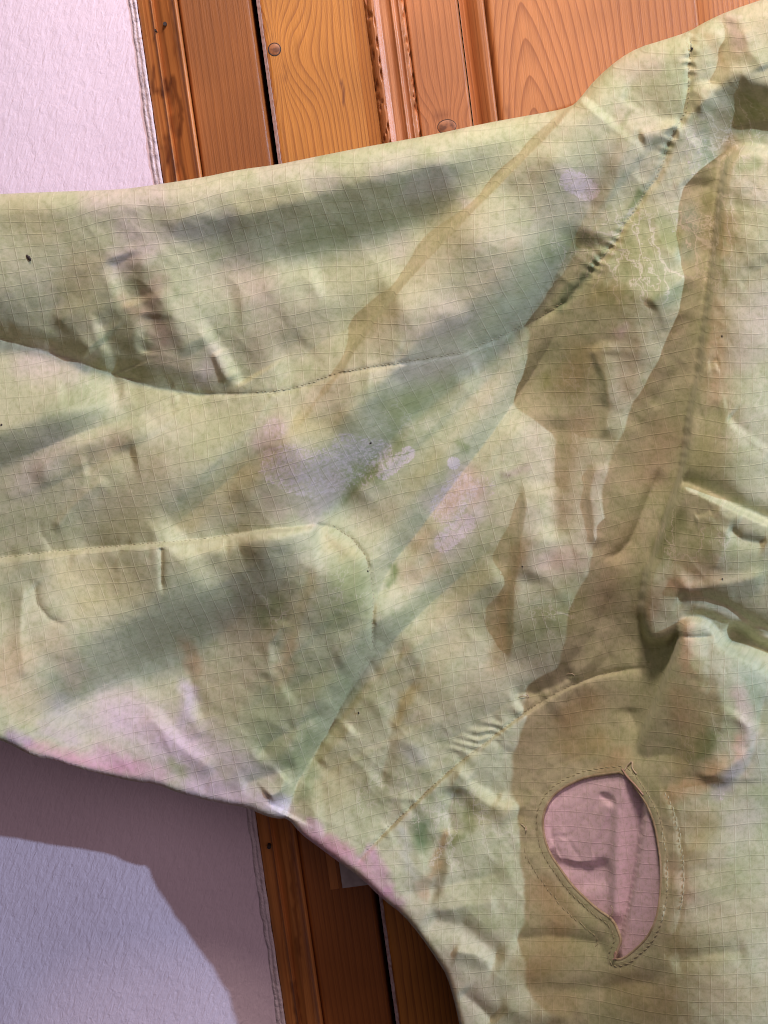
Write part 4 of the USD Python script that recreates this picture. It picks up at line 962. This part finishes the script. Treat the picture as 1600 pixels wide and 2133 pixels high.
    # body left
    for q in [([(850, 1420), (880, 1470)], 44, (204, 190, 150), .5), ([(860, 1430), (830, 1500)], 18, (190, 172, 104), .6), ([(950, 1480), (1020, 1460)], 60, (184, 172, 136), .5), ([(690, 1590), (720, 1640), (680, 1650)], 50, (186, 176, 122), .6), ([(650, 1610), (640, 1650)], 22, (140, 162, 116), .7), ([(850, 1560), (870, 1580)], 30, (204, 206, 190), .7), ([(800, 1640), (760, 1690)], 44, (172, 174, 132), .6), ([(1000, 1700), (1060, 1690)], 40, (206, 196, 140), .55),
              ([(610, 1700), (650, 1730)], 26, PW, .85), ([(640, 1740), (700, 1785), (740, 1800), (800, 1860)], 26, (222, 168, 186), .9), ([(655, 1700), (662, 1745)], 12, (226, 190, 200), .8), ([(680, 1745), (720, 1775)], 20, (222, 160, 180), .7), ([(770, 1780), (800, 1830)], 18, (224, 176, 196), .8), ([(815, 1855), (830, 1880)], 16, HOT, .6), ([(832, 1895)], 10, (218, 150, 170), .8),
              ([(878, 1715), (868, 1750)], 26, (100, 130, 84), .85), ([(905, 1735), (870, 1690)], 10, (196, 204, 170), .6), ([(950, 1745), (945, 1755)], 16, (136, 142, 76), .8), ([(970, 1690), (975, 1730)], 20, (150, 150, 88), .7), ([(830, 1730), (845, 1790), (860, 1830)], 14, (204, 206, 186), .7), ([(880, 1860), (905, 1790), (925, 1740)], 14, (178, 144, 92), .8), ([(910, 1880), (915, 1800)], 12, (128, 112, 66), .7), ([(870, 1850), (885, 1870)], 14, (216, 186, 150), .7),
              ([(900, 1930), (860, 1900)], 44, (198, 186, 160), .6), ([(1000, 1850), (1040, 1820)], 44, (168, 176, 126), .6), ([(980, 1960), (1020, 1980)], 40, (206, 200, 172), .6), ([(1000, 2060), (970, 2100)], 34, (206, 192, 166), .6), ([(930, 1990), (950, 2050)], 26, (190, 170, 148), .5), ([(1020, 1920), (990, 1900)], 30, (176, 184, 128), .6), ([(850, 1850), (900, 1840)], 26, (176, 172, 146), .6)]:
        blob(*q)
    # shoulder and the shaded strip
    for q in [([(1470, 300), (1480, 330)], 16, (126, 150, 104), .8), ([(1460, 340), (1470, 360), (1450, 290)], 34, (196, 200, 172), .5), ([(1430, 440), (1440, 480), (1430, 530)], 26, (176, 200, 178), .75), ([(1340, 460), (1310, 520), (1380, 500)], 60, (168, 172, 110), .7), ([(1310, 560), (1370, 590)], 46, (158, 166, 112), .7), ([(1250, 610), (1300, 620)], 34, (168, 160, 92), .6), ([(1400, 560), (1390, 620)], 30, (170, 184, 148), .6), ([(1340, 650), (1370, 680)], 40, (186, 186, 146), .6),
              ([(1420, 400), (1360, 430)], 30, PCH, .5), ([(1480, 420), (1490, 520), (1450, 500)], 26, (150, 140, 96), .6), ([(1560, 220), (1590, 260), (1540, 260)], 44, (142, 150, 92), .75), ([(1500, 250), (1510, 300)], 34, (176, 150, 116), .6), ([(1540, 100), (1580, 60)], 44, (200, 186, 146), .5), ([(1480, 90), (1500, 130)], 20, (190, 164, 116), .6), ([(1520, 40), (1540, 90)], 24, (222, 208, 196), .7),
              ([(1400, 660), (1350, 720), (1320, 800)], 46, (202, 178, 132), .5), ([(1380, 900), (1350, 1000)], 50, (200, 174, 140), .45), ([(1300, 1100), (1260, 1250)], 40, (198, 174, 140), .45), ([(1220, 1470), (1190, 1500)], 44, (202, 170, 116), .5), ([(1180, 1560), (1240, 1550)], 40, (178, 156, 92), .5), ([(1290, 1580), (1270, 1600)], 30, (206, 164, 124), .5)]:
        blob(*q)
    # the flap
    for q in [([(1580, 340), (1560, 350)], 20, (158, 180, 122), .7), ([(1560, 480), (1600, 560)], 50, (206, 206, 162), .6), ([(1510, 520), (1520, 460)], 26, (184, 162, 112), .65), ([(1550, 400), (1600, 420)], 26, (206, 200, 180), .5), ([(1560, 680), (1540, 740), (1590, 640)], 50, (214, 204, 190), .6), ([(1500, 640), (1490, 720), (1480, 800)], 24, (208, 184, 142), .6), ([(1500, 780), (1490, 830)], 24, (212, 192, 158), .5), ([(1560, 800), (1560, 900)], 44, (204, 208, 176), .6),
              ([(1470, 920), (1450, 970)], 34, (184, 190, 132), .6), ([(1560, 980), (1520, 950)], 50, (198, 202, 152), .5), ([(1410, 1080), (1385, 1140)], 26, (116, 126, 70), .7), ([(1480, 1110), (1460, 1150)], 30, (172, 184, 128), .6), ([(1540, 1160), (1580, 1180)], 40, (180, 192, 136), .6), ([(1430, 1190), (1480, 1200)], 30, (212, 190, 150), .6), ([(1360, 1240), (1350, 1280)], 30, (164, 134, 100), .6), ([(1440, 1230), (1400, 1220)], 20, (214, 172, 140), .6), ([(1500, 1270), (1540, 1295)], 16, (206, 200, 172), .6), ([(1600, 1100)], 40, (206, 210, 160), .5)]:
        blob(*q)
    # lower right
    for q in [([(1425, 1300), (1430, 1390)], 16, (218, 190, 158), .6), ([(1470, 1300), (1480, 1390)], 24, (190, 202, 176), .65), ([(1560, 1400), (1600, 1440), (1520, 1380)], 60, (176, 198, 172), .7), ([(1500, 1440), (1490, 1380)], 34, (208, 212, 184), .6), ([(1540, 1450), (1555, 1500)], 26, (222, 202, 186), .75), ([(1540, 1540), (1545, 1580)], 20, (226, 184, 132), .75), ([(1560, 1540), (1550, 1600)], 40, (224, 204, 196), .6), ([(1500, 1600), (1450, 1640), (1400, 1650)], 26, (224, 194, 148), .65), ([(1500, 1650), (1530, 1610)], 24, (206, 198, 200), .6), ([(1430, 1500), (1410, 1450)], 40, (192, 166, 128), .6), ([(1460, 1560), (1480, 1540), (1450, 1580)], 20, (132, 154, 100), .8), ([(1440, 1540), (1420, 1600)], 30, (186, 178, 124), .6), ([(1590, 1660), (1600, 1720)], 40, (164, 184, 130), .65), ([(1580, 1560), (1600, 1600)], 30, (196, 208, 178), .6),
              ([(1540, 1720), (1560, 1700)], 46, (214, 206, 192), .55), ([(1470, 1720), (1450, 1780)], 40, (196, 180, 124), .6), ([(1400, 1820), (1430, 1860)], 30, (214, 190, 164), .65), ([(1500, 1850), (1560, 1830)], 44, (176, 182, 132), .6), ([(1560, 1900), (1500, 1930)], 60, (206, 196, 152), .6), ([(1480, 1990), (1420, 1980)], 50, (186, 178, 118), .55), ([(1560, 2080), (1500, 2060)], 60, (206, 192, 148), .6), ([(1300, 2060), (1380, 2090)], 60, (174, 156, 104), .6), ([(1150, 1980), (1110, 2020)], 60, (182, 158, 104), .6), ([(1130, 1860), (1170, 1920)], 44, (190, 160, 114), .6), ([(1130, 2110), (1180, 2080)], 44, (196, 176, 130), .5)]:
        blob(*q)
    return col


def masks(x, y):
    """(batik veins, speckled undyed patches), 0 to 1"""
    def m(pts, r, s=1.0):
        p = np.array(pts, float)
        d = np.hypot(x - p[0, 0], y - p[0, 1]) if len(p) == 1 else np.abs(along(p, x, y)[0])
        return s * (1 - ss(d / r, 0.55, 1.1))
    v = np.zeros(len(x)); r = np.zeros(len(x))
    for q in [([(1300, 500), (1360, 560), (1400, 500)], 90), ([(1260, 560), (1290, 600)], 50, .8), ([(1170, 520), (1230, 500)], 44, .8), ([(1470, 500), (1490, 440), (1480, 560)], 60, .9), ([(1470, 290), (1540, 260), (1500, 330)], 70, .8), ([(1400, 1090), (1385, 1150)], 40, .8), ([(1440, 1130), (1490, 1140)], 50, .8), ([(930, 1760), (900, 1700), (960, 1700)], 70, .8), ([(560, 1270)], 48, .8), ([(1150, 1280)], 60, .6), ([(1450, 1560)], 50, .5), ([(1580, 370), (1540, 450)], 50, .5), ([(780, 1660), (860, 1640)], 60, .5), ([(1030, 1750)], 60, .5), ([(840, 860), (760, 990)], 50, .45), ([(720, 1230)], 60, .4), ([(1560, 820), (1540, 900)], 60, .4), ([(1330, 1150), (1380, 1000)], 40, .35), ([(620, 1530)], 50, .35), ([(1200, 760), (1180, 900)], 50, .4), ([(1550, 1450), (1500, 1520)], 60, .45), ([(160, 790)], 60, .35), ([(1090, 700)], 40, .4)]:
        v = np.maximum(v, m(*q))
    for q in [([(590, 970), (650, 990), (690, 980)], 74, .47), ([(720, 930), (790, 945)], 46, .46), ([(800, 985), (850, 945)], 24, .50), ([(750, 1000), (780, 960)], 30, .42), ([(930, 1060), (960, 1020)], 54, .47), ([(970, 1090), (925, 1130)], 32, .50), ([(1010, 1010)], 40, .42), ([(945, 965)], 20, .55), ([(1190, 375), (1225, 395)], 36, .5), ([(570, 895)], 36, .45), ([(310, 520), (260, 545)], 34, .35), ([(330, 1560), (420, 1590)], 60, .35), ([(630, 1730)], 40, .4), ([(870, 1575)], 30, .35), ([(1450, 300), (1460, 350)], 40, .4), ([(1420, 470)], 40, .4), ([(1500, 1650)], 30, .4), ([(1430, 1190), (1330, 1130)], 20, .3)]:
        r = np.maximum(r, m(*q))
    return v, r
# ------------------------------------------------------------------ mesh of the cloth front
NX, NY = len(gx_), len(gy_)
inside = shapely.contains_xy(OUTP, GX, GY) & ~shapely.contains_xy(HOLEP, GX, GY)
pb_out = resample(OUTS, 3.0, True); pb_hole = resample(HOLES, 3.0, True)
bd = np.full(GX.shape, 1e3)
ii_ = np.where(inside)
ptsI = shapely.points(GX[ii_], GY[ii_])
dI = np.minimum(shapely.distance(OUTP.exterior, ptsI), shapely.distance(HOLEP.exterior, ptsI))
dOut = shapely.distance(OUTP.exterior, ptsI)
keep = dI > 1.7
def hgrid(x, y):
    x, y = np.broadcast_arrays(np.asarray(x, float), np.asarray(y, float))
    return map_coordinates(Hh, [(np.atleast_1d(y) - MY0) / ST, (np.atleast_1d(x) - MX0) / ST], order=1, mode='nearest').reshape(x.shape)


PXY = np.vstack([np.stack([GX[ii_][keep], GY[ii_][keep]], 1), pb_out, pb_hole])
dE = np.concatenate([dOut[keep], np.zeros(len(pb_out)), np.full(len(pb_hole), 1e3)])
nI, nO = keep.sum(), len(pb_out)


def edge_radius(x, y):
    """how generously the silhouette rolls away: wide along the top of the sleeve, tighter at the hems"""
    top = ss(y, 1000, 300)
    r = 15 + 36 * top
    return np.where((x < -120) | (x > 2080) | (y > 2230), 12.0, r)


HP = hgrid(PXY[:, 0], PXY[:, 1])
er = edge_radius(PXY[:, 0], PXY[:, 1])
q_ = np.clip(1 - dE / er, 0, 1)
HP = HP - er * 0.95 * (1 - np.sqrt(np.maximum(1 - q_ * q_, 0)))
tri = Delaunay(PXY).simplices
cen = PXY[tri].mean(1)
ok = shapely.contains_xy(OUTP, cen[:, 0], cen[:, 1]) & ~shapely.contains_xy(HOLEP, cen[:, 0], cen[:, 1])
tri, cen = tri[ok], cen[ok]
P3 = at(PXY[:, 0], PXY[:, 1], HP * PX)
fn = np.cross(P3[tri[:, 1]] - P3[tri[:, 0]], P3[tri[:, 2]] - P3[tri[:, 0]])
flip = ((P3[tri[:, 0]] - EYE) * fn).sum(1) > 0
tri[flip] = tri[flip][:, [0, 2, 1]]; fn[flip] *= -1
NRM = np.zeros_like(P3)
for k in range(3):
    np.add.at(NRM, tri[:, k], fn)
NRM /= np.maximum(np.linalg.norm(NRM, axis=1, keepdims=True), 1e-20)
DYE = dye_all(PXY[:, 0], PXY[:, 1]) * DYE_GAIN
VEIN, RESIST = masks(PXY[:, 0], PXY[:, 1])

# panels between the seams
pu = SEAM_UP[:-1] + ARMHOLE[::-1]
POLY = {
    'sleeve_upper_panel': Polygon(pu + [(1441, -80), (-170, -80)]),
    'sleeve_lower_panel': Polygon(SEAM_LOW + SEAM_CURVE[1:] + VALLEY[1:] + [(598, 1800), (-170, 1800)]),
    'front_flap': Polygon(FLAP),
    'body_panel': Polygon(SEAM_BODY + [(1385, 1340), (1412, 1320), (1430, 1298), (1475, 1306), (1520, 1325), (1570, 1350), (1650, 1385), (1775, 1420), (2150, 1500), (2150, 2300), (600, 2300), (700, 1850)]),
}
UVR = {'sleeve_upper_panel': (7.5, 29.0), 'sleeve_lower_panel': (11.0, 27.5), 'front_flap': (3.0, 28.0), 'body_panel': (5.0, 27.5), 'middle_panel': (12.5, 27.5), 'lining': (8.0, 28.0)}
wu = (fbm2(PXY[:, 0], PXY[:, 1], 260, 301, 2) - 0.5) * 56 + (fbm2(PXY[:, 0], PXY[:, 1], 70, 303, 2) - 0.5) * 8
wv = (fbm2(PXY[:, 0], PXY[:, 1], 260, 302, 2) - 0.5) * 56 + (fbm2(PXY[:, 0], PXY[:, 1], 70, 304, 2) - 0.5) * 8


def weave_uv(x, y, h, name, wu, wv):
    a, cell = UVR[name]; a = math.radians(a)
    # threads follow the cloth: slopes of the folds stretch the pattern a little
    u = (x * math.cos(a) - y * math.sin(a) + wu + 0.22 * h) / cell
    v = (x * math.sin(a) + y * math.cos(a) + wv - 0.30 * h) / cell
    return np.stack([u, v], 1)


which = np.full(len(tri), 'middle_panel', dtype=object)
for nme in ('body_panel', 'sleeve_lower_panel', 'sleeve_upper_panel', 'front_flap'):
    which[shapely.contains_xy(POLY[nme], cen[:, 0], cen[:, 1])] = nme
garment = thing('green_garment', 'crumpled green tie-dyed ripstop garment with one wide sleeve and a leaf shaped opening', 'garment')
for nme in ('sleeve_upper_panel', 'middle_panel', 'sleeve_lower_panel', 'front_flap', 'body_panel'):
    t_ = tri[which == nme]
    use, inv = np.unique(t_, return_inverse=True)
    f_ = inv.reshape(-1, 3)
    pr = put(nme, (P3[use], f_), 'dyed_ripstop', garment, normals=NRM[use], primvars={
        'dye': DYE[use], 'veins': VEIN[use], 'resist': RESIST[use], 'st': weave_uv(PXY[use, 0], PXY[use, 1], HP[use], nme, wu[use], wv[use])})
    if nme == 'front_flap':
        tag(pr, 'puckered front flap that overlaps the sleeve side and shades it')
    if nme == 'sleeve_lower_panel':
        tag(pr, 'lower sleeve cloth with pinkish lavender hem')

# the cloth of the back, joined to the same outline
bx_, by_ = np.meshgrid(np.arange(MX0, MX1, 40.0), np.arange(MY0, MY1, 40.0))
mB = shapely.contains_xy(OUTP.buffer(-14), bx_, by_)
oh = HP[nI:nI + nO]; o3 = P3[nI:nI + nO]
sub = slice(0, nO, 1)
BXY = np.vstack([np.stack([bx_[mB], by_[mB]], 1), pb_out[sub]])
dB = shapely.distance(OUTP.exterior, shapely.points(bx_[mB], by_[mB]))
edge_h = RBFInterpolator(pb_out[::40] / 100, oh[::40], kernel='linear')(BXY[:mB.sum()] / 100)
hB = np.concatenate([np.clip(np.minimum(edge_h - 40 - 70 * ss(dB / 150), hgrid(bx_[mB], by_[mB]) - 90), 85, 240), oh[sub]])
tB = Delaunay(BXY).simplices; cB = BXY[tB].mean(1); tB = tB[shapely.contains_xy(OUTP, cB[:, 0], cB[:, 1])]
PB = at(BXY[:, 0], BXY[:, 1], hB * PX)
fB = np.cross(PB[tB[:, 1]] - PB[tB[:, 0]], PB[tB[:, 2]] - PB[tB[:, 0]]); fl_ = fB[:, 1] < 0; tB[fl_] = tB[fl_][:, [0, 2, 1]]
nB = meshkit.arrays(trimesh.Trimesh(PB, tB, process=False), True)[2]
zz = np.zeros(len(BXY))
put('back_panel', (PB, tB), 'dyed_ripstop', garment, normals=nB, primvars={'dye': np.tile(lin((200, 180, 170)) * DYE_GAIN, (len(BXY), 1)), 'veins': zz, 'resist': zz, 'st': weave_uv(BXY[:, 0], BXY[:, 1], hB, 'middle_panel', zz, zz)})

# ------------------------------------------------------------------ pink lining behind the opening
lx, ly = np.meshgrid(np.arange(1070, 1445, 2.5), np.arange(1560, 2065, 2.5))
LH = 0.60 * (lx - 1375) + 440 + 0.14 * (ly - 1800)


def lbump(pts, amp, wl, wr, ends=(0.1, 0.1)):
    global LH
    d, t = along(pts, lx, ly)
    w = np.where(d > 0, wr, wl)
    LH = LH + amp * np.exp(-(d / w) ** 2) * taper(t, *ends)


lbump([(1295, 1600), (1287, 1680), (1283, 1760), (1281, 1850), (1280, 1930)], 13, 18, 9)
lbump([(1270, 1650), (1230, 1700), (1190, 1745), (1140, 1760)], -15, 26, 22)
lbump([(1275, 1665), (1240, 1720), (1205, 1760), (1150, 1790)], 14, 14, 22)
lbump([(1140, 1770), (1180, 1800), (1240, 1810), (1275, 1800)], -13, 14, 28)
lbump([(1150, 1745), (1200, 1790), (1240, 1790)], 8, 12, 10)
lbump([(1180, 1850), (1230, 1840), (1270, 1830)], -6, 16, 16)
# the fold at the right stands forward and shades the cloth beside it
Pf = Polygon([(1347, 1640), (1340, 1700), (1330, 1780), (1318, 1850), (1306, 1910), (1292, 1965), (1280, 2010), (1275, 2080), (1460, 2080), (1460, 1600), (1350, 1600)])
inf = shapely.contains_xy(Pf, lx, ly)
df = shapely.distance(Pf.exterior, shapely.points(lx, ly))
qf = np.clip(1 - df / 16, 0, 1)
from scipy.ndimage import gaussian_filter
LH = gaussian_filter(np.where(inf, LH + 30 - 15 * (1 - np.sqrt(1 - qf * qf)), LH - 4 * np.exp(-(df / 18) ** 2)), 0.9)
LH = LH + (fbm2(lx, ly, 40, 401, 3) - 0.5) * 3
LH = np.minimum(LH, hgrid(lx, ly) - 8)
LV = at(lx.ravel(), ly.ravel(), LH.ravel() * PX)
nl = lx.shape; il = np.arange(lx.size).reshape(nl)
LF = np.vstack([np.stack([il[:-1, :-1].ravel(), il[1:, 1:].ravel(), il[:-1, 1:].ravel()], 1), np.stack([il[:-1, :-1].ravel(), il[1:, :-1].ravel(), il[1:, 1:].ravel()], 1)])
LN = meshkit.arrays(trimesh.Trimesh(LV, LF, process=False), True)[2]
if LN[:, 1].mean() > 0:
    LF = LF[:, [0, 2, 1]]; LN = -LN
z0 = np.zeros(lx.size)
pinkc = lin((250, 224, 236)) * (0.94 + 0.12 * fbm2(lx.ravel(), ly.ravel(), 60, 402, 3))[:, None]
tag(put('lining', (LV, LF), 'dyed_ripstop', garment, normals=LN, primvars={'dye': pinkc, 'veins': z0, 'resist': z0, 'st': weave_uv(lx.ravel(), ly.ravel(), LH.ravel(), 'lining', z0, z0)}), 'plain pink lining seen through the opening')


# ------------------------------------------------------------------ threads
def tube(pts, r, sides=6):
    pts = np.asarray(pts, float); n = len(pts)
    T = np.gradient(pts, axis=0); T /= np.linalg.norm(T, axis=1, keepdims=True) + 1e-12
    ref = np.array([0.13, -1.0, 0.07]); A = np.cross(T, ref); A /= np.linalg.norm(A, axis=1, keepdims=True) + 1e-12; B = np.cross(T, A)
    r = np.broadcast_to(r, (n,))
    an = np.linspace(0, 2 * np.pi, sides, endpoint=False)
    V = pts[:, None] + r[:, None, None] * (np.cos(an)[None, :, None] * A[:, None] + np.sin(an)[None, :, None] * B[:, None])
    i = np.arange(n * sides).reshape(n, sides); j = np.roll(i, -1, 1)
    F = np.vstack([np.stack([i[:-1].ravel(), i[1:].ravel(), j[1:].ravel()], 1), np.stack([i[:-1].ravel(), j[1:].ravel(), j[:-1].ravel()], 1)])
    return trimesh.Trimesh(V.reshape(-1, 3), F, process=False)


def surf_at(x, y, lift):
    return at(x, y, (hgrid(x, y) + lift) * PX)


# bound edge of the opening: a thin roll of the cloth
eh = resample(HOLES, 3.0, True); eh = np.vstack([eh, eh[:2]])
er3 = at(eh[:, 0], eh[:, 1], (hgrid(eh[:, 0], eh[:, 1]) - 2.0) * PX)
put('opening_edge', tube(er3, 3.0 * PX, 8), 'edge_cloth', garment, smooth=True)


def stitches(line, length, gap, r, jitter, seed, lift=0.6, t0=0.0, t1=1.0):
    q = resample(line, 1.5); q = q[int(len(q) * t0):int(len(q) * t1)]
    rg = np.random.default_rng(seed); out = []; k = 0
    nL, nG = int(length / 1.5), int(gap / 1.5)
    while k + nL + 2 < len(q):
        L = max(3, nL + int(rg.integers(-1, 2)))
        s = q[k:k + L + 1]
        off = rg.normal(0, jitter, 2)
        dirv = s[-1] - s[0]; nrm2 = np.array([-dirv[1], dirv[0]]) / (np.linalg.norm(dirv) + 1e-9)
        tt_ = np.linspace(0, 1, len(s)); sk = (tt_ - 0.5)[:, None] * nrm2 * 2.2
        xy = s + off + sk
        lf = lift + 1.3 * np.sin(np.pi * tt_) - 1.0
        out.append(tube(surf_at(xy[:, 0], xy[:, 1], lf), r * PX * (0.7 + 0.3 * np.sin(np.pi * tt_)), 5))
        k += L + nG
    return out


def offset_ring(dist):
    g = HOLEP.buffer(dist, join_style=1)
    return np.array(g.exterior.coords)


ring1 = offset_ring(13); ring2 = offset_ring(46)
sts = stitches(ring1, 9, 3.5, 1.0, 0.6, 1)
lo_ = ring2[(ring2[:, 0] < 1290) & (ring2[:, 1] > 1765) & (ring2[:, 1] < 1985)]; hi_ = ring2[(ring2[:, 0] > 1372) & (ring2[:, 1] > 1640) & (ring2[:, 1] < 1900)]
for part_, sd in ((lo_, 2), (hi_, 8)):
    gaps = np.linalg.norm(np.diff(part_, axis=0), axis=1)
    k_ = int(np.argmax(gaps)) + 1 if len(gaps) and gaps.max() > 60 else 0
    sts += stitches(np.roll(part_, -k_, 0), 9, 3.5, 1.0, 1.0, sd)
put('opening_stitching', trimesh.util.concatenate(sts), 'green_thread', garment, smooth=True)
tag(stage.GetPrimAtPath(garment + '/opening_stitching'), 'two rows of olive stitches around the opening', kind='stuff')
sts = []
for s_, sd, t0, t1 in ((SEAM_UP, 3, 0.52, 1.0), (ARMHOLE, 4, 0.03, 0.85), (SEAM_LOW, 5, 0.15, 0.8), (SEAM_CURVE, 6, 0.1, 1.0), (SEAM_BODY, 7, 0.03, 0.9)):
    sts += stitches(np.array(s_) + np.array([0, -3.0]), 7, 3.5, 0.75, 0.8, sd, 0.2, t0, t1)
put('seam_stitching', trimesh.util.concatenate(sts), 'green_thread', garment, smooth=True)
tag(stage.GetPrimAtPath(garment + '/seam_stitching'), 'rows of small olive stitches along the seams', kind='stuff')


def loose_thread(pts, hs, r, m, nm='loose_thread'):
    q = chaikin(pts, 3, closed=False); hh = np.interp(np.linspace(0, 1, len(q)), np.linspace(0, 1, len(hs)), hs)
    return put(nm, tube(surf_at(q[:, 0], q[:, 1], hh), r * PX, 6), m, garment, smooth=True)


loose_thread([(1268, 1912), (1276, 1903), (1277, 1893), (1272, 1886)], [2, 8, 12, 14], 0.9, 'pale_thread')
loose_thread([(1085, 1716), (1092, 1722), (1098, 1727), (1093, 1732), (1097, 1722)], [1, 3, 4, 5, 3], 0.9, 'pale_thread')
loose_thread([(1283, 1998), (1279, 1990), (1284, 1980), (1282, 1996), (1277, 1999)], [2, 3, 3, 4, 3], 1.6, 'edge_thread')
loose_thread([(1300, 1606), (1307, 1594), (1318, 1584), (1316, 1600), (1326, 1612)], [0, 3, 4, 3, 2], 1.5, 'pale_thread')
loose_thread([(1296, 1602), (1306, 1618), (1322, 1634), (1340, 1656)], [1, 2, 2, 1], 1.8, 'edge_thread')
loose_thread([(1082, 1452), (1092, 1448), (1103, 1452), (1098, 1446)], [1, 5, 3, 2], 0.8, 'pale_thread')
loose_thread([(1180, 1405), (1190, 1402), (1197, 1407)], [1, 5, 2], 0.8, 'pale_thread')

# ------------------------------------------------------------------ bits of dirt lying on the cloth
def speck(px, py, rx, ry, rot, label, name='dark_speck'):
    c = surf_at(px, py, 1.0)
    s = trimesh.creation.icosphere(2, 1.0)
    v = s.vertices.copy(); v *= 1 + 0.5 * (meshkit.noise(v * 1.7 + px, 3)[:, None] - 0.5)
    v *= np.array([rx, 1.6, ry]) * PX
    ca, sa = math.cos(rot), math.sin(rot)
    v = np.stack([v[:, 0] * ca - v[:, 2] * sa, v[:, 1], v[:, 0] * sa + v[:, 2] * ca], 1)
    tag(put(name, (v + c, s.faces), 'dark_bit', '/World', smooth=True, primvars={}), label, 'speck')


speck(60, 537, 3.2, 8.0, 0.45, 'small dark seed stuck on the upper left of the green sleeve')
speck(772, 923, 2.2, 2.2, 0, 'tiny black speck on the pinkish patch in the middle of the sleeve')
speck(1441, 101, 2.4, 2.4, 0, 'tiny black speck on the shoulder seam near the upper edge')
speck(766, 1190, 1.8, 2.0, 0, 'tiny black speck beside the curved seam')
speck(747, 1485, 1.5, 2.2, 0.3, 'tiny black speck below the armpit hollow')
speck(3, 885, 2.0, 2.0, 0, 'tiny black speck at the left end of the sleeve')
speck(1088, 1180, 1.5, 1.5, 0, 'tiny black speck on the pale stripe of the middle panel')
speck(1505, 1206, 1.5, 1.5, 0, 'tiny black speck on the lower part of the puckered flap')
speck(1504, 700, 1.5, 1.7, 0, 'tiny black speck on the peach edge of the puckered flap')
